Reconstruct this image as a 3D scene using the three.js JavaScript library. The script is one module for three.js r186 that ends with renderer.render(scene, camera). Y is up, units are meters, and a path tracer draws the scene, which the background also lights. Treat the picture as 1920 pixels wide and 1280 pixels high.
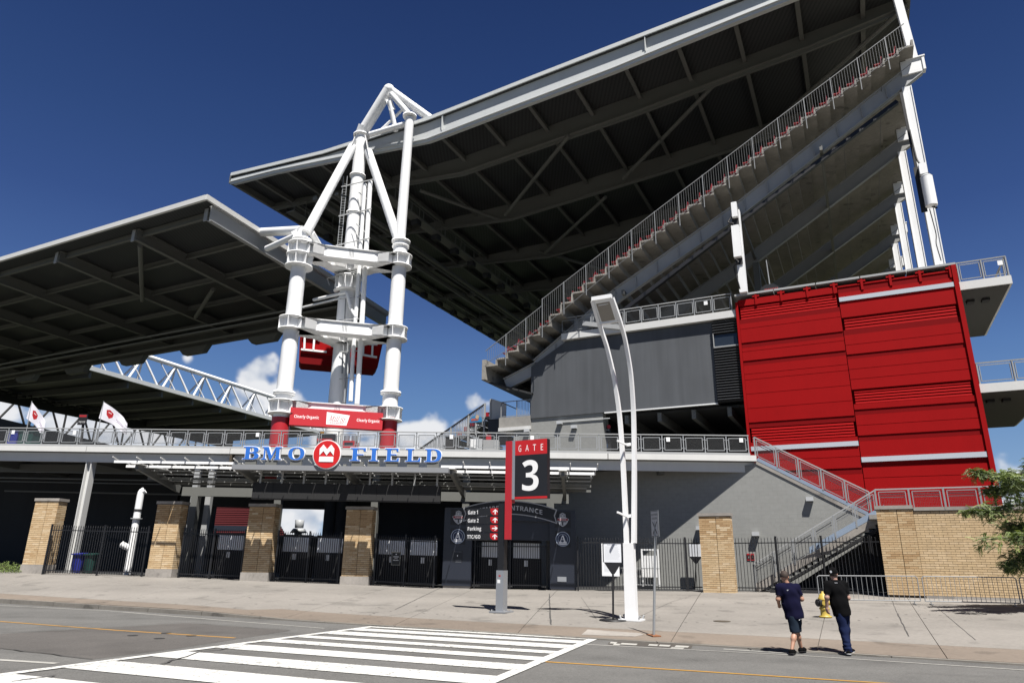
import * as THREE from 'three';
import { mergeGeometries } from 'three/addons/utils/BufferGeometryUtils.js';
import { MarchingCubes } from 'three/addons/objects/MarchingCubes.js';
import { TextGeometry } from 'three/addons/geometries/TextGeometry.js';
import { FontLoader } from 'three/addons/loaders/FontLoader.js';

// ---------- camera, sky, sun, exposure ----------
const EYE = 2, FOC = 1290, PITCH = 0.306, ROLL = 0.0135, PSI = 0.465;
const SUN = new THREE.Vector3(0.16, 1, 0.5).normalize();
const EXPOSURE = 2.2;
const scene = new THREE.Scene();
const camera = new THREE.PerspectiveCamera(2 * Math.atan(640 / FOC) * 180 / Math.PI, 1024 / 682, 0.1, 5000);
camera.position.set(0, EYE, 0);
camera.rotation.order = 'YXZ';
camera.rotation.set(PITCH, 0, ROLL);
const renderer = new THREE.WebGLRenderer({ antialias: true });
renderer.setSize(1024, 682);
renderer.toneMapping = THREE.LinearToneMapping;
renderer.toneMappingExposure = EXPOSURE;
renderer.shadowMap.enabled = true;
const sun = new THREE.DirectionalLight(new THREE.Color(1, 0.96, 0.9), 4.8);
sun.position.copy(SUN).multiplyScalar(150).add(new THREE.Vector3(0, 0, -40));
sun.target.position.set(0, 0, -40);
sun.castShadow = true;
sun.shadow.mapSize.set(4096, 4096);
Object.assign(sun.shadow.camera, { left: -90, right: 90, top: 90, bottom: -90, near: 1, far: 400 });
scene.add(sun, sun.target);

// ---------- small maths ----------
const V = (x, y, z) => new THREE.Vector3(x, y, z);
const clamp = (v, a, b) => Math.min(b, Math.max(a, v));
const lerp = (a, b, t) => a + (b - a) * t;
const sstep = (a, b, x) => { const t = clamp((x - a) / (b - a), 0, 1); return t * t * (3 - 2 * t); };
let seed = 12345;
const rnd = () => { seed = (seed + 0x6D2B79F5) | 0; let t = Math.imul(seed ^ (seed >>> 15), 1 | seed); t = (t + Math.imul(t ^ (t >>> 7), 61 | t)) ^ t; return ((t ^ (t >>> 14)) >>> 0) / 4294967296; };
const rr = (a, b) => a + (b - a) * rnd();
function hash2(x, y) { let h = Math.imul(x, 374761393) + Math.imul(y, 668265263); h = Math.imul(h ^ (h >>> 13), 1274126177); return ((h ^ (h >>> 16)) >>> 0) / 4294967296; }
function vnoise(x, y, px = 1e9, py = 1e9) {           // value noise that repeats every px, py cells
  const xi = Math.floor(x), yi = Math.floor(y), fx = x - xi, fy = y - yi;
  const ux = fx * fx * (3 - 2 * fx), uy = fy * fy * (3 - 2 * fy), m = (a, p) => ((a % p) + p) % p;
  const a = hash2(m(xi, px), m(yi, py)), b = hash2(m(xi + 1, px), m(yi, py)), c = hash2(m(xi, px), m(yi + 1, py)), d = hash2(m(xi + 1, px), m(yi + 1, py));
  return lerp(lerp(a, b, ux), lerp(c, d, ux), uy);
}
function fbm(x, y, o = 5, p = 1e9) { let s = 0, a = 0.5, f = 1; for (let i = 0; i < o; i++) { s += a * vnoise(x * f, y * f, p * f, p * f); a *= 0.5; f *= 2; } return s / (1 - Math.pow(0.5, o)); }
function polyline(pts) { return x => { for (let i = 1; i < pts.length; i++) if (x <= pts[i][0] || i === pts.length - 1) { const [a, b] = pts[i - 1], [c, d] = pts[i]; return b + (d - b) * (x - a) / (c - a); } }; }

// survey: the ray through a point of the photograph, and where it meets the plane z = -depth or y = height
const RX = V(Math.cos(ROLL), Math.cos(PITCH) * Math.sin(ROLL), Math.sin(PITCH) * Math.sin(ROLL));
const RU = V(-Math.sin(ROLL), Math.cos(PITCH) * Math.cos(ROLL), Math.sin(PITCH) * Math.cos(ROLL));
const RF = V(0, Math.sin(PITCH), -Math.cos(PITCH));
const ray = (px, py) => RF.clone().addScaledVector(RX, (px - 960) / FOC).addScaledVector(RU, -(py - 640) / FOC);
const EYEP = V(0, EYE, 0);
const atZ = (px, py, z) => { const d = ray(px, py); return EYEP.clone().addScaledVector(d, -z / d.z); };
const atY = (px, py, y) => { const d = ray(px, py); return EYEP.clone().addScaledVector(d, (y - EYE) / d.y); };

// a building's own axes: x along its face, y up, m out of the face towards the road
class Frame {
  constructor(o, ang, slope = 0) {
    const c = Math.cos(ang), s = Math.sin(ang);
    this.o = o; this.ang = ang; this.ax = V(c, 0, s); this.am = V(-s, 0, c); this.slope = slope;
    this.M = new THREE.Matrix4().set(c, 0, -s, o.x, -slope, 1, 0, o.y, s, 0, c, o.z, 0, 0, 0, 1);
  }
  w(x, y, m) { return V(x, y, m).applyMatrix4(this.M); }
  loc(p) { const v = p.clone().sub(this.o), x = v.dot(this.ax); return [x, v.y + this.slope * x, v.dot(this.am)]; }
  pix(px, py, m) { const d = ray(px, py), p0 = this.o.clone().addScaledVector(this.am, m); return this.loc(EYEP.clone().addScaledVector(d, p0.sub(EYEP).dot(this.am) / d.dot(this.am))); }
  box(x0, x1, y0, y1, m0, m1) {
    const g = new THREE.BoxGeometry(Math.abs(x1 - x0), Math.abs(y1 - y0), Math.abs(m1 - m0));
    return g.translate((x0 + x1) / 2, (y0 + y1) / 2, (m0 + m1) / 2).applyMatrix4(this.M);
  }
  bar(a, b, w, h) { return bar(this.w(...a), this.w(...b), w, h); }
  tube(a, b, r0, r1, n) { return tube(this.w(...a), this.w(...b), r0, r1, n); }
  quad(x0, x1, y0, y1, m) { const g = new THREE.PlaneGeometry(x1 - x0, y1 - y0).translate((x0 + x1) / 2, (y0 + y1) / 2, m).applyMatrix4(this.M); g.userData.keep = true; return g; }
  prism(pts, m0, m1) {                                   // a polygon in x, y pushed from m0 to m1
    const s = new THREE.Shape(pts.map(p => new THREE.Vector2(...p)));
    return new THREE.ExtrudeGeometry(s, { depth: m1 - m0, bevelEnabled: false }).translate(0, 0, m0).applyMatrix4(this.M);
  }
  pipe(pts, r, seg = 8, n = 24) { return new THREE.TubeGeometry(new THREE.CatmullRomCurve3(pts.map(p => this.w(...p)), false, 'catmullrom', 0.3), n, r, seg, false); }
}
const UPV = V(0, 1, 0);
function basis(A, B, up = UPV) {
  const d = B.clone().sub(A), L = d.length(); d.normalize();
  let x = up.clone().cross(d); if (x.lengthSq() < 1e-6) x = V(1, 0, 0); x.normalize();
  return [new THREE.Matrix4().makeBasis(x, d.clone().cross(x), d).setPosition(A.clone().add(B).multiplyScalar(0.5)), L];
}
function bar(A, B, w, h, up) { const [M, L] = basis(A, B, up); return new THREE.BoxGeometry(w, h, L).applyMatrix4(M); }
function tube(A, B, r0, r1 = r0, n = 14) { const [M, L] = basis(A, B); return new THREE.CylinderGeometry(r1, r0, L, n, 1).rotateX(Math.PI / 2).applyMatrix4(M); }
function ibeam(A, B, dep, fw, tf = 0.05, tw = 0.04, up) {
  const [M, L] = basis(A, B, up);
  return [new THREE.BoxGeometry(fw, tf, L).translate(0, dep / 2 - tf / 2, 0), new THREE.BoxGeometry(fw, tf, L).translate(0, -dep / 2 + tf / 2, 0), new THREE.BoxGeometry(tw, dep - 2 * tf, L)].map(g => g.applyMatrix4(M));
}
const lathe = (pts, n = 20) => new THREE.LatheGeometry(pts.map(p => new THREE.Vector2(...p)), n);

// ---------- objects ----------
const used = {};
const numbered = n => { const k = used[n] = (used[n] ?? -1) + 1; return k ? n + '_' + String(k).padStart(3, '0') : n; };
function thing(name, label, category, base, group) {
  const o = new THREE.Group(); o.name = numbered(name); o.position.copy(base); scene.add(o);
  o.userData = { label, category }; if (group) o.userData.group = group;
  return o;
}
function structure(name) { const o = new THREE.Group(); o.name = numbered(name); o.userData = { kind: 'structure' }; scene.add(o); return o; }
function soup(geos) {                                     // one merged geometry, texture coordinates in metres
  const l = (Array.isArray(geos) ? geos : [geos]).flat(Infinity).map(g => {
    const keep = g.userData.keep; let h = g.index ? g.toNonIndexed() : g.clone();
    for (const k of Object.keys(h.attributes)) if (!['position', 'normal', 'uv'].includes(k)) h.deleteAttribute(k);
    if (!h.attributes.normal) h.computeVertexNormals();
    const P = h.attributes.position, N = h.attributes.normal;
    if (!keep || !h.attributes.uv) {
      const uv = new Float32Array(P.count * 2);
      for (let i = 0; i < P.count; i += 3) {
        let nx = 0, ny = 0, nz = 0; for (let j = 0; j < 3; j++) { nx += Math.abs(N.getX(i + j)); ny += Math.abs(N.getY(i + j)); nz += Math.abs(N.getZ(i + j)); }
        for (let j = i; j < i + 3; j++) {
          const x = P.getX(j), y = P.getY(j), z = P.getZ(j);
          if (ny > nx && ny > nz) { uv[2 * j] = x; uv[2 * j + 1] = z; } else { uv[2 * j] = nx > nz ? z : x; uv[2 * j + 1] = y; }
        }
      }
      h.setAttribute('uv', new THREE.BufferAttribute(uv, 2));
    }
    h.morphAttributes = {}; return h;
  });
  return l.length === 1 ? l[0] : mergeGeometries(l, false);
}
const rootOf = o => { while (o.parent && o.parent !== scene) o = o.parent; return o; };
function part(parent, name, geos, mat, label) {           // geometry is given in world metres
  const g = soup(geos), b = rootOf(parent).position; g.translate(-b.x, -b.y, -b.z);
  const m = new THREE.Mesh(g, mat); m.name = numbered(name); m.castShadow = m.receiveShadow = true;
  if (label) m.userData.label = label;
  parent.add(m); return m;
}
function piece(parent, name, geom, mat, pos, ry = 0) {    // a shared geometry set down at a world point
  const m = new THREE.Mesh(geom, mat); m.name = numbered(name); m.castShadow = m.receiveShadow = true;
  m.position.copy(pos).sub(rootOf(parent).position); m.rotation.y = ry; parent.add(m); return m;
}
const stuff = m => { m.userData.kind = 'stuff'; return m; };

// ---------- materials ----------
function noiseMap(n, rep, fn) {                           // fn(u, v) -> [r, g, b] factors 0..1 (linear), repeats every `rep` metres
  const d = new Uint8Array(n * n * 4), enc = v => Math.round(255 * Math.pow(clamp(v, 0, 1), 1 / 2.2));
  for (let j = 0; j < n; j++) for (let i = 0; i < n; i++) { const c = fn(i / n, j / n), k = (j * n + i) * 4; d[k] = enc(c[0]); d[k + 1] = enc(c[1]); d[k + 2] = enc(c[2]); d[k + 3] = 255; }
  const t = new THREE.DataTexture(d, n, n); t.colorSpace = THREE.SRGBColorSpace; t.wrapS = t.wrapT = THREE.RepeatWrapping; t.magFilter = THREE.LinearFilter; t.minFilter = THREE.LinearMipmapLinearFilter; t.generateMipmaps = true;
  t.repeat.set(1 / rep[0], 1 / rep[1]); t.needsUpdate = true; return t;
}
const AF = 0.62;                                          // the colours below were judged at exposure 1.4
function std(r, g, b, rough = 0.7, o = {}) { return new THREE.MeshStandardMaterial({ color: new THREE.Color().setRGB(r * AF, g * AF, b * AF), roughness: rough, metalness: 0, ...o }); }
const grey = (v, c) => [v, v, v];
const tConcrete = noiseMap(512, [6, 6], (u, v) => { const s = fbm(u * 6, v * 6, 6, 6), f = fbm(u * 64, v * 64, 3, 64), k = 0.62 + 0.36 * s + 0.2 * (f - 0.5) - 0.25 * sstep(0.66, 0.8, fbm(u * 9 + 3, v * 9, 4, 9)); return [k, k * 0.985, k * 0.96]; });
const tPlaza = noiseMap(1024, [11, 11], (u, v) => { const s = fbm(u * 5, v * 5, 6, 5), f = fbm(u * 160, v * 160, 2, 160), st = sstep(0.62, 0.78, fbm(u * 14 + 7, v * 14 + 2, 5, 14)), k = 0.66 + 0.34 * s + 0.16 * (f - 0.5) - 0.2 * st; return [k, k * 0.98, k * 0.95]; });
const tAsphalt = noiseMap(1024, [4, 4], (u, v) => { const f = vnoise(u * 400, v * 400, 400, 400), g = fbm(u * 120 + 4, v * 120, 2, 120), s = fbm(u * 4, v * 4, 5, 4); const k = 0.42 + 0.34 * f + 0.2 * (g - 0.5) + 0.3 * (s - 0.5); return [k, k, k * 0.99]; });
const tStain = noiseMap(512, [8, 8], (u, v) => { const s = fbm(u * 5, v * 4, 5, 5), d = fbm(u * 30, v * 2, 3, 30), k = 0.7 + 0.24 * s + 0.34 * (d - 0.5); return [k, k, k * 1.0]; });
const tBlock = noiseMap(512, [3.2, 3.2], (u, v) => { const row = Math.floor(v * 16), f = (v * 16) % 1, x = (u * 8 + (row % 2) * 0.5) % 1; const j = f < 0.06 || x < 0.03 ? 0.86 : 1, n = fbm(u * 20, v * 20, 4, 20); const k = j * (0.86 + 0.14 * n) - (f < 0.07 && hash2(row, Math.floor(u * 5)) > 0.6 ? -0.06 : 0); return [k, k, k * 0.985]; });
const tDirt = noiseMap(512, [5, 5], (u, v) => { const k = 0.92 + 0.1 * (fbm(u * 5, v * 5, 4, 5) - 0.5) + 0.05 * (fbm(u * 30, v * 3, 3, 30) - 0.5); return [k, k, k * 0.99]; });
const tRib = noiseMap(64, [0.3, 0.3], (u) => { const k = 0.55 + 0.4 * (Math.abs(u - 0.5) < 0.28 ? 1 : 0.2); return [k, k, k]; });
const tWorn = noiseMap(1024, [3.1, 3.1], (u, v) => { const big = fbm(u * 4 + 1, v * 4, 5, 4), sp = fbm(u * 60, v * 60, 3, 60), cr = Math.abs(fbm(u * 6 + 9, v * 6, 5, 6) - 0.5), w = sstep(0.6, 0.78, sp + 0.45 * (big - 0.5)) * 0.8 + (cr < 0.008 ? 0.5 : 0); const k = (0.93 + 0.1 * (big - 0.5)) * (1 - 0.62 * clamp(w, 0, 1)); return [k, k, k * 0.99]; });
const redMat = (r, g, b) => new THREE.MeshPhysicalMaterial({ color: new THREE.Color().setRGB(r * AF, g * AF, b * AF), roughness: 0.75, specularIntensity: 0.15, map: tDirt });
const M = {
  white: std(1.2, 1.21, 1.23, 0.5, { map: tDirt }), whiteFascia: std(0.86, 0.86, 0.85, 0.55, { map: tDirt }),
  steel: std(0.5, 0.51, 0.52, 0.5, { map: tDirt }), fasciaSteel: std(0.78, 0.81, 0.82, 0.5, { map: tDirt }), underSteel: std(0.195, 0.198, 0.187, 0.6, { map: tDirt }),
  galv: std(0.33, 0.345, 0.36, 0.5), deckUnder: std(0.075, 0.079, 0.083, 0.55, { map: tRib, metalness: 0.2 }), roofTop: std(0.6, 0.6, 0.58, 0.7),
  red: redMat(0.43, 0.006, 0.008), redDark: redMat(0.2, 0.004, 0.006), redPaint: std(0.56, 0.022, 0.032, 0.4), seatRed: std(0.42, 0.012, 0.02, 0.45),
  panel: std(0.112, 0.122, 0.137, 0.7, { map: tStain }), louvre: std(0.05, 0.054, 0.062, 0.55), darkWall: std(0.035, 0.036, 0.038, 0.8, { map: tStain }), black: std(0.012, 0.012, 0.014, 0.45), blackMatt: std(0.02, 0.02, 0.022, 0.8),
  concrete: std(0.46, 0.45, 0.43, 0.85, { map: tConcrete }), soffit: std(0.46, 0.44, 0.405, 0.9, { map: tConcrete }), block: std(0.37, 0.375, 0.365, 0.85, { map: tBlock }), cap: std(0.48, 0.45, 0.42, 0.85, { map: tConcrete }),
  plaza: std(0.335, 0.318, 0.298, 0.9, { map: tPlaza }), plazaTan: std(0.27, 0.225, 0.187, 0.9, { map: tPlaza }), kerb: std(0.32, 0.3, 0.27, 0.9, { map: tConcrete }), joint: std(0.08, 0.07, 0.06, 1), asphalt: std(0.235, 0.23, 0.222, 0.95, { map: tAsphalt }), earth: std(0.07, 0.075, 0.04, 1), pitch: std(0.03, 0.05, 0.022, 1),
  paint: std(0.78, 0.78, 0.76, 0.8, { map: tPlaza }), paintYellow: std(0.62, 0.33, 0.05, 0.8, { map: tPlaza }), dash: std(0.55, 0.55, 0.53, 0.9, { map: tPlaza }), patch: std(0.175, 0.161, 0.152, 0.95, { map: tAsphalt }),
  bluePaint: std(0.3, 0.38, 0.5, 0.6), glass: std(0.03, 0.04, 0.055, 0.12), mesh: std(0.16, 0.165, 0.17, 0.5), stripLight: std(0.62, 0.67, 0.74, 0.4), navy: std(0.022, 0.027, 0.042, 0.4), rubber: std(0.02, 0.02, 0.02, 0.8), winPanel: std(1.12, 1.15, 1.2, 0.5),
  balconySoffit: std(0.06, 0.06, 0.056, 0.8), redShadeBand: redMat(0.27, 0.004, 0.006), worn: std(0.78, 0.78, 0.76, 0.85, { map: tWorn }), seal: std(0.07, 0.068, 0.066, 0.9), ventSteel: std(0.5, 0.52, 0.54, 0.4),
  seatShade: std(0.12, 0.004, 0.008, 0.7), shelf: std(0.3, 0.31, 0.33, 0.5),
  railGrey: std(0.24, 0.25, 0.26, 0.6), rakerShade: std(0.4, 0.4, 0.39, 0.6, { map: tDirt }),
  mortar: std(0.085, 0.066, 0.045, 1), silver: std(0.5, 0.52, 0.55, 0.35, { metalness: 0.5 }), cable: std(0.01, 0.01, 0.011, 0.6), bin1: std(0.02, 0.03, 0.3, 0.5), bin2: std(0.01, 0.06, 0.05, 0.5), greyBox: std(0.6, 0.62, 0.64, 0.5),
};
const tBrick = noiseMap(128, [1, 1], (u, v) => { const k = 0.86 + 0.28 * (fbm(u * 12, v * 6, 4, 12) - 0.5); return [k, k * 0.99, k * 0.97]; });
const brickTints = [[0.58, 0.42, 0.225], [0.53, 0.37, 0.19], [0.62, 0.46, 0.26], [0.48, 0.32, 0.155], [0.55, 0.4, 0.215], [0.65, 0.5, 0.3], [0.41, 0.26, 0.12]].map(c => std(...[c[0] * 1.47, c[1] * 1.5, c[2] * 1.66], 0.9, { map: tBrick }));
function canvasMat(w, h, draw, o = {}) {
  const c = document.createElement('canvas'); c.width = w; c.height = h; const x = c.getContext('2d'); draw(x, w, h);
  const t = new THREE.CanvasTexture(c); t.colorSpace = THREE.SRGBColorSpace; return new THREE.MeshStandardMaterial({ map: t, color: new THREE.Color().setRGB(0.72, 0.72, 0.72), roughness: 0.55, ...o });
}
function squeeze(x, text, cx, cy, font, wide, anchor = 'center') {       // text set to an exact width
  x.font = font; x.textBaseline = 'middle'; const w = x.measureText(text).width || 1;
  x.save(); x.translate(cx, cy); x.scale(wide / w, 1); x.textAlign = anchor; x.fillText(text, 0, 0); x.restore();
}

// ---------- sky: clear deep blue, a few cumulus low down ----------
{
  const w = 4096, h = 2048, d = new Float32Array(w * h * 4), L = v => Math.pow(v / 255, 2.2) / EXPOSURE;
  const stops = [[-90, 90, 95, 100], [-2, 150, 165, 180], [0, 158, 186, 216], [5, 136, 168, 204], [10, 109, 145, 191], [15, 89, 123, 176], [20, 71, 99, 153], [25, 59, 84, 137], [31, 51, 75, 124], [37, 45, 67, 114], [44, 40, 60, 104], [60, 35, 51, 92], [90, 29, 43, 80]];
  const chan = [1, 2, 3].map(k => polyline(stops.map(s => [s[0], s[k]])));
  const dir = (px, py) => { const r = ray(px, py).normalize(); return [Math.atan2(r.x, -r.z), Math.asin(r.y)]; };
  const blobs = [[490, 712, 42, 40], [520, 745, 50, 45], [460, 760, 50, 40], [770, 815, 45, 36], [815, 800, 42, 36], [840, 830, 60, 40], [888, 768, 30, 30], [915, 775, 28, 26], [880, 800, 50, 40], [1905, 893, 34, 28], [1945, 900, 60, 50], [60, 775, 90, 30], [200, 800, 120, 40], [560, 985, 70, 40], [700, 850, 120, 40], [352, 676, 12, 14], [640, 800, 100, 40]]
    .map(([x, y, a, b]) => { const [z, e] = dir(x, y); return [z, e, a / 1290, b / 1290]; });
  for (let j = 0; j < h; j++) {
    const el = ((j + 0.5) / h - 0.5) * Math.PI, deg = el * 180 / Math.PI, base = [0, 1, 2].map(k => L(chan[k](deg)));
    for (let i = 0; i < w; i++) {
      const k = (j * w + i) * 4; let [r, g, b] = base;
      if (deg > 0 && deg < 26) {
        const a = ((i + 0.5) / w - 0.5) * Math.PI * 2, az = Math.atan2(Math.cos(a), -Math.sin(a));   // direction (cos a, sin a) = (x, z)
        let f = 0;
        for (const q of blobs) { const dx = (az - q[0]) * Math.cos(el) / q[2], dy = (el - q[1]) / q[3]; if (Math.abs(dx) < 2.2 && Math.abs(dy) < 2.2) f = Math.max(f, 1.05 - 0.55 * (dx * dx + dy * dy)); }
        if (Math.abs(az) > 0.72) f = Math.max(f, 0.95 * sstep(0.5, 0.75, fbm(az * 2.3 + 5, deg * 0.09, 3)) * (1 - sstep(9, 17, deg)));
        if (f > 0) {
          const n = fbm(az * 26 + 40, el * 30 + 11, 6), n2 = fbm(az * 26 + 40.25, el * 30 + 11.4, 5), c = sstep(0.34, 0.62, f * 0.62 + (n - 0.5) * 0.95);
          if (c > 0) { const lit = clamp(0.62 + (n - n2) * 1.7 + 0.25 * f, 0.35, 1); const cr = L(lerp(158, 236, lit)), cg = L(lerp(172, 237, lit)), cb = L(lerp(194, 240, lit)), o = c * 0.97; r = lerp(r, cr, o); g = lerp(g, cg, o); b = lerp(b, cb, o); }
        }
      }
      d[k] = r; d[k + 1] = g; d[k + 2] = b; d[k + 3] = 1;
    }
  }
  const t = new THREE.DataTexture(d, w, h, THREE.RGBAFormat, THREE.FloatType);
  t.mapping = THREE.EquirectangularReflectionMapping; t.magFilter = t.minFilter = THREE.LinearFilter; t.wrapS = THREE.RepeatWrapping; t.needsUpdate = true;
  scene.background = t; scene.environment = t;
}
// ---------- building axes ----------
const D = new Frame(V(13.377, 0, -37.5), 0.1, 0.0145);    // gate building (concourse deck, canopy, piers)
const S = new Frame(V(13.53, 0, -39), PSI);               // grandstand (its end wall faces the road)

// ---------- ground ----------
const kerbZ = x => -20.7 + 0.455 * x, faceZ = x => -34.91 + 0.1003 * (x - 13.12);
const faceY = (f => x => f(x - 13.1))(polyline([[-70, 1.1], [-39, 0.97], [-31.5, 0.85], [-26, 0.74], [-21, 0.65], [-16, 0.51], [-10, 0.53], [-3, 0.57], [4, 0.72], [12, 0.8], [60, 0.9]]));
const kerbY = x => lerp(0.03, 0.15, 1 - sstep(-12, -6, x));
function groundY(x, z) {
  const zk = kerbZ(x), zf = Math.min(faceZ(x), zk - 3); if (z > zk) return 0;
  const t = clamp((zk - z) / (zk - zf), 0, 1); return lerp(kerbY(x), faceY(x), t);
}
const onGround = (px, py) => { const d = ray(px, py); let lo = 1, hi = 200; for (let i = 0; i < 60; i++) { const m = (lo + hi) / 2, p = EYEP.clone().addScaledVector(d, m); if (p.y > groundY(p.x, p.z)) lo = m; else hi = m; } return EYEP.clone().addScaledVector(d, lo); };
function sheet(fn, nu, nv, skirt = 0) {                    // fn(u, v) -> point, seen from above
  const P = []; const put = (...q) => q.forEach(p => P.push(p.x, p.y, p.z));
  const G = []; for (let i = 0; i <= nu; i++) { G.push([]); for (let j = 0; j <= nv; j++) G[i].push(fn(i / nu, j / nv)); }
  for (let i = 0; i < nu; i++) for (let j = 0; j < nv; j++) { const a = G[i][j], b = G[i + 1][j], c = G[i + 1][j + 1], d = G[i][j + 1]; put(a, b, c, a, c, d); }
  if (skirt) {
    const dn = p => V(p.x, p.y - skirt, p.z), edge = (a, b) => put(a, dn(a), dn(b), a, dn(b), b);
    for (let i = 0; i < nu; i++) { edge(G[i][0], G[i + 1][0]); edge(G[i + 1][nv], G[i][nv]); }
    for (let j = 0; j < nv; j++) { edge(G[nu][j], G[nu][j + 1]); edge(G[0][j + 1], G[0][j]); }
  }
  const g = new THREE.BufferGeometry(); g.setAttribute('position', new THREE.BufferAttribute(new Float32Array(P), 3)); g.computeVertexNormals(); return g;
}
const flat = (pts, y) => { const P = []; for (let i = 1; i < pts.length - 1; i++) for (const p of [pts[0], pts[i], pts[i + 1]]) P.push(p.x, y ?? p.y, p.z); const g = new THREE.BufferGeometry(); g.setAttribute('position', new THREE.BufferAttribute(new Float32Array(P), 3)); g.computeVertexNormals(); if (g.attributes.normal.getY(0) < 0) { for (let i = 0; i < P.length; i += 9) for (let k = 0; k < 3; k++) { const t = P[i + 3 + k]; P[i + 3 + k] = P[i + 6 + k]; P[i + 6 + k] = t; } g.setAttribute('position', new THREE.BufferAttribute(new Float32Array(P), 3)); g.computeVertexNormals(); } return g; };
{
  const g = structure('ground'); part(g, 'earth', flat([V(-2000, 0, 2000), V(2000, 0, 2000), V(2000, 0, -2000), V(-2000, 0, -2000)], -0.12), M.earth);
  const r = structure('road');
  const N = V(-0.414, 0, 0.91);
  part(r, 'asphalt', flat([V(-120, 0, kerbZ(-120)), V(120, 0, kerbZ(120)), V(120, 0, kerbZ(120)).addScaledVector(N, 60), V(-120, 0, kerbZ(-120)).addScaledVector(N, 60)], 0), M.asphalt);
  const Y0 = (x, y) => atY(x, y, 0), poly = (name, mat, y, pts) => part(r, name, flat(pts.map(p => Y0(...p)), y), mat);
  poly('asphalt_patch', M.patch, 0.004, [[-60, 1192], [160, 1179], [350, 1168], [545, 1182], [330, 1216], [172, 1236], [0, 1216], [-60, 1209]]);
  const line = (pts, w, mat, name) => { for (let i = 1; i < pts.length; i++) { const a = Y0(...pts[i - 1]), b = Y0(...pts[i]), t = b.clone().sub(a).normalize(), n = V(-t.z, 0, t.x).multiplyScalar(w / 2); part(r, name, flat([a.clone().add(n), b.clone().add(n), b.clone().sub(n), a.clone().sub(n)], 0.008), mat); } };
  line([[-80, 1159], [215, 1181.5], [440, 1196]], 0.11, M.paintYellow, 'yellow_line'); line([[1010, 1240], [1300, 1258], [1780, 1289]], 0.11, M.paintYellow, 'yellow_line');
  line([[-60, 1132], [200, 1145], [400, 1161.5], [608, 1178]], 0.1, M.dash, 'edge_line'); line([[1096, 1208], [1500, 1229], [1960, 1259]], 0.08, M.dash, 'edge_line');
  line([[1490, 1222], [1660, 1232]], 0.06, M.dash, 'edge_line'); line([[1357, 1217], [1480, 1225]], 0.12, M.dash, 'edge_line'); line([[-40, 1235], [105, 1244]], 0.16, M.dash, 'lane_dash');
  for (const q of [[[1142, 1204], [1152, 1202], [1300, 1209], [1296, 1216], [1140, 1208]]]) poly('utility_patch', M.joint, 0.004, q);
  for (const [x0, y0, x1] of [[1146, 1203.4, 1158], [1166, 1205.4, 1196], [1218, 1207.6, 1235], [1238, 1208.6, 1258], [1268, 1210, 1293], [1152, 1206.6, 1164], [1260, 1213, 1284]]) poly('patch_paint', M.dash, 0.008, [[x0, y0], [x1, y0 + (x1 - x0) * 0.055], [x1 - 3, y0 + (x1 - x0) * 0.055 + 2.8], [x0 - 3, y0 + 2.8]]);
  for (const [x, y] of [[248, 1191.6], [311, 1187.2], [298, 1197.2], [358, 1192.2]]) part(r, 'valve_cover', new THREE.CylinderGeometry(0.13, 0.13, 0.006, 14).translate(Y0(x, y).x, 0.008, Y0(x, y).z), M.rubber);
  const seal = (pts, w = 0.035) => { const g = []; for (let i = 1; i < pts.length; i++) { const A = Y0(...pts[i - 1]), B = Y0(...pts[i]), N = 7; let prev = A.clone(); for (let k = 1; k <= N; k++) { const q = A.clone().lerp(B, k / N).add(V(rr(-0.05, 0.05), 0, rr(-0.05, 0.05))); const t = q.clone().sub(prev).normalize(), n = V(-t.z, 0, t.x).multiplyScalar(w * rr(0.3, 0.6)); g.push(flat([prev.clone().add(n), q.clone().add(n), q.clone().sub(n), prev.clone().sub(n)], 0.02)); prev = q; } } part(r, 'crack_seal', g, M.seal); };
  seal([[0, 1187], [160, 1179], [350, 1168], [545, 1182]]); seal([[0, 1216], [172, 1236]]); seal([[300, 1246], [380, 1222], [450, 1214]], 0.05); seal([[20, 1279], [110, 1266]], 0.05); seal([[1400, 1215], [1412, 1219], [1500, 1222]]); seal([[1700, 1262], [1920, 1271]], 0.02);
  // crosswalk
  const cw = structure('crosswalk'), R0 = Y0(1113, 1198), R1 = Y0(918, 1280), L0 = Y0(699, 1175), dir = L0.clone().sub(R0), L1 = R1.clone().addScaledVector(dir, 1.105);
  const Rt = t => R0.clone().lerp(R1, t), Lt = t => L0.clone().lerp(L1, t), tz = y => { const x = 1113 - (y - 1198) * 195 / 82, p = Y0(x, y); return p.clone().sub(R0).dot(R1.clone().sub(R0)) / R1.clone().sub(R0).lengthSq(); };
  for (const [a, b] of [[1197.6, 1199.6], [1202.3, 1207], [1210.3, 1216.7], [1222, 1226.7], [1233, 1239.4], [1247.3, 1257.7], [1269, 1284], [1299, 1322], [1344, 1380]]) { const t = tz(a), u = tz(b); part(cw, 'stripe', flat([Rt(t), Lt(t), Lt(u), Rt(u)], 0.012), M.worn); }
  for (const [f, s] of [[Rt, 1], [Lt, -1]]) { const a = f(-0.005), b = f(1.7), n = dir.clone().setY(0).normalize().multiplyScalar(0.12); part(cw, 'border_line', flat([a.clone().add(n), b.clone().add(n), b.clone().sub(n), a.clone().sub(n)], 0.016), M.worn); }
}
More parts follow.
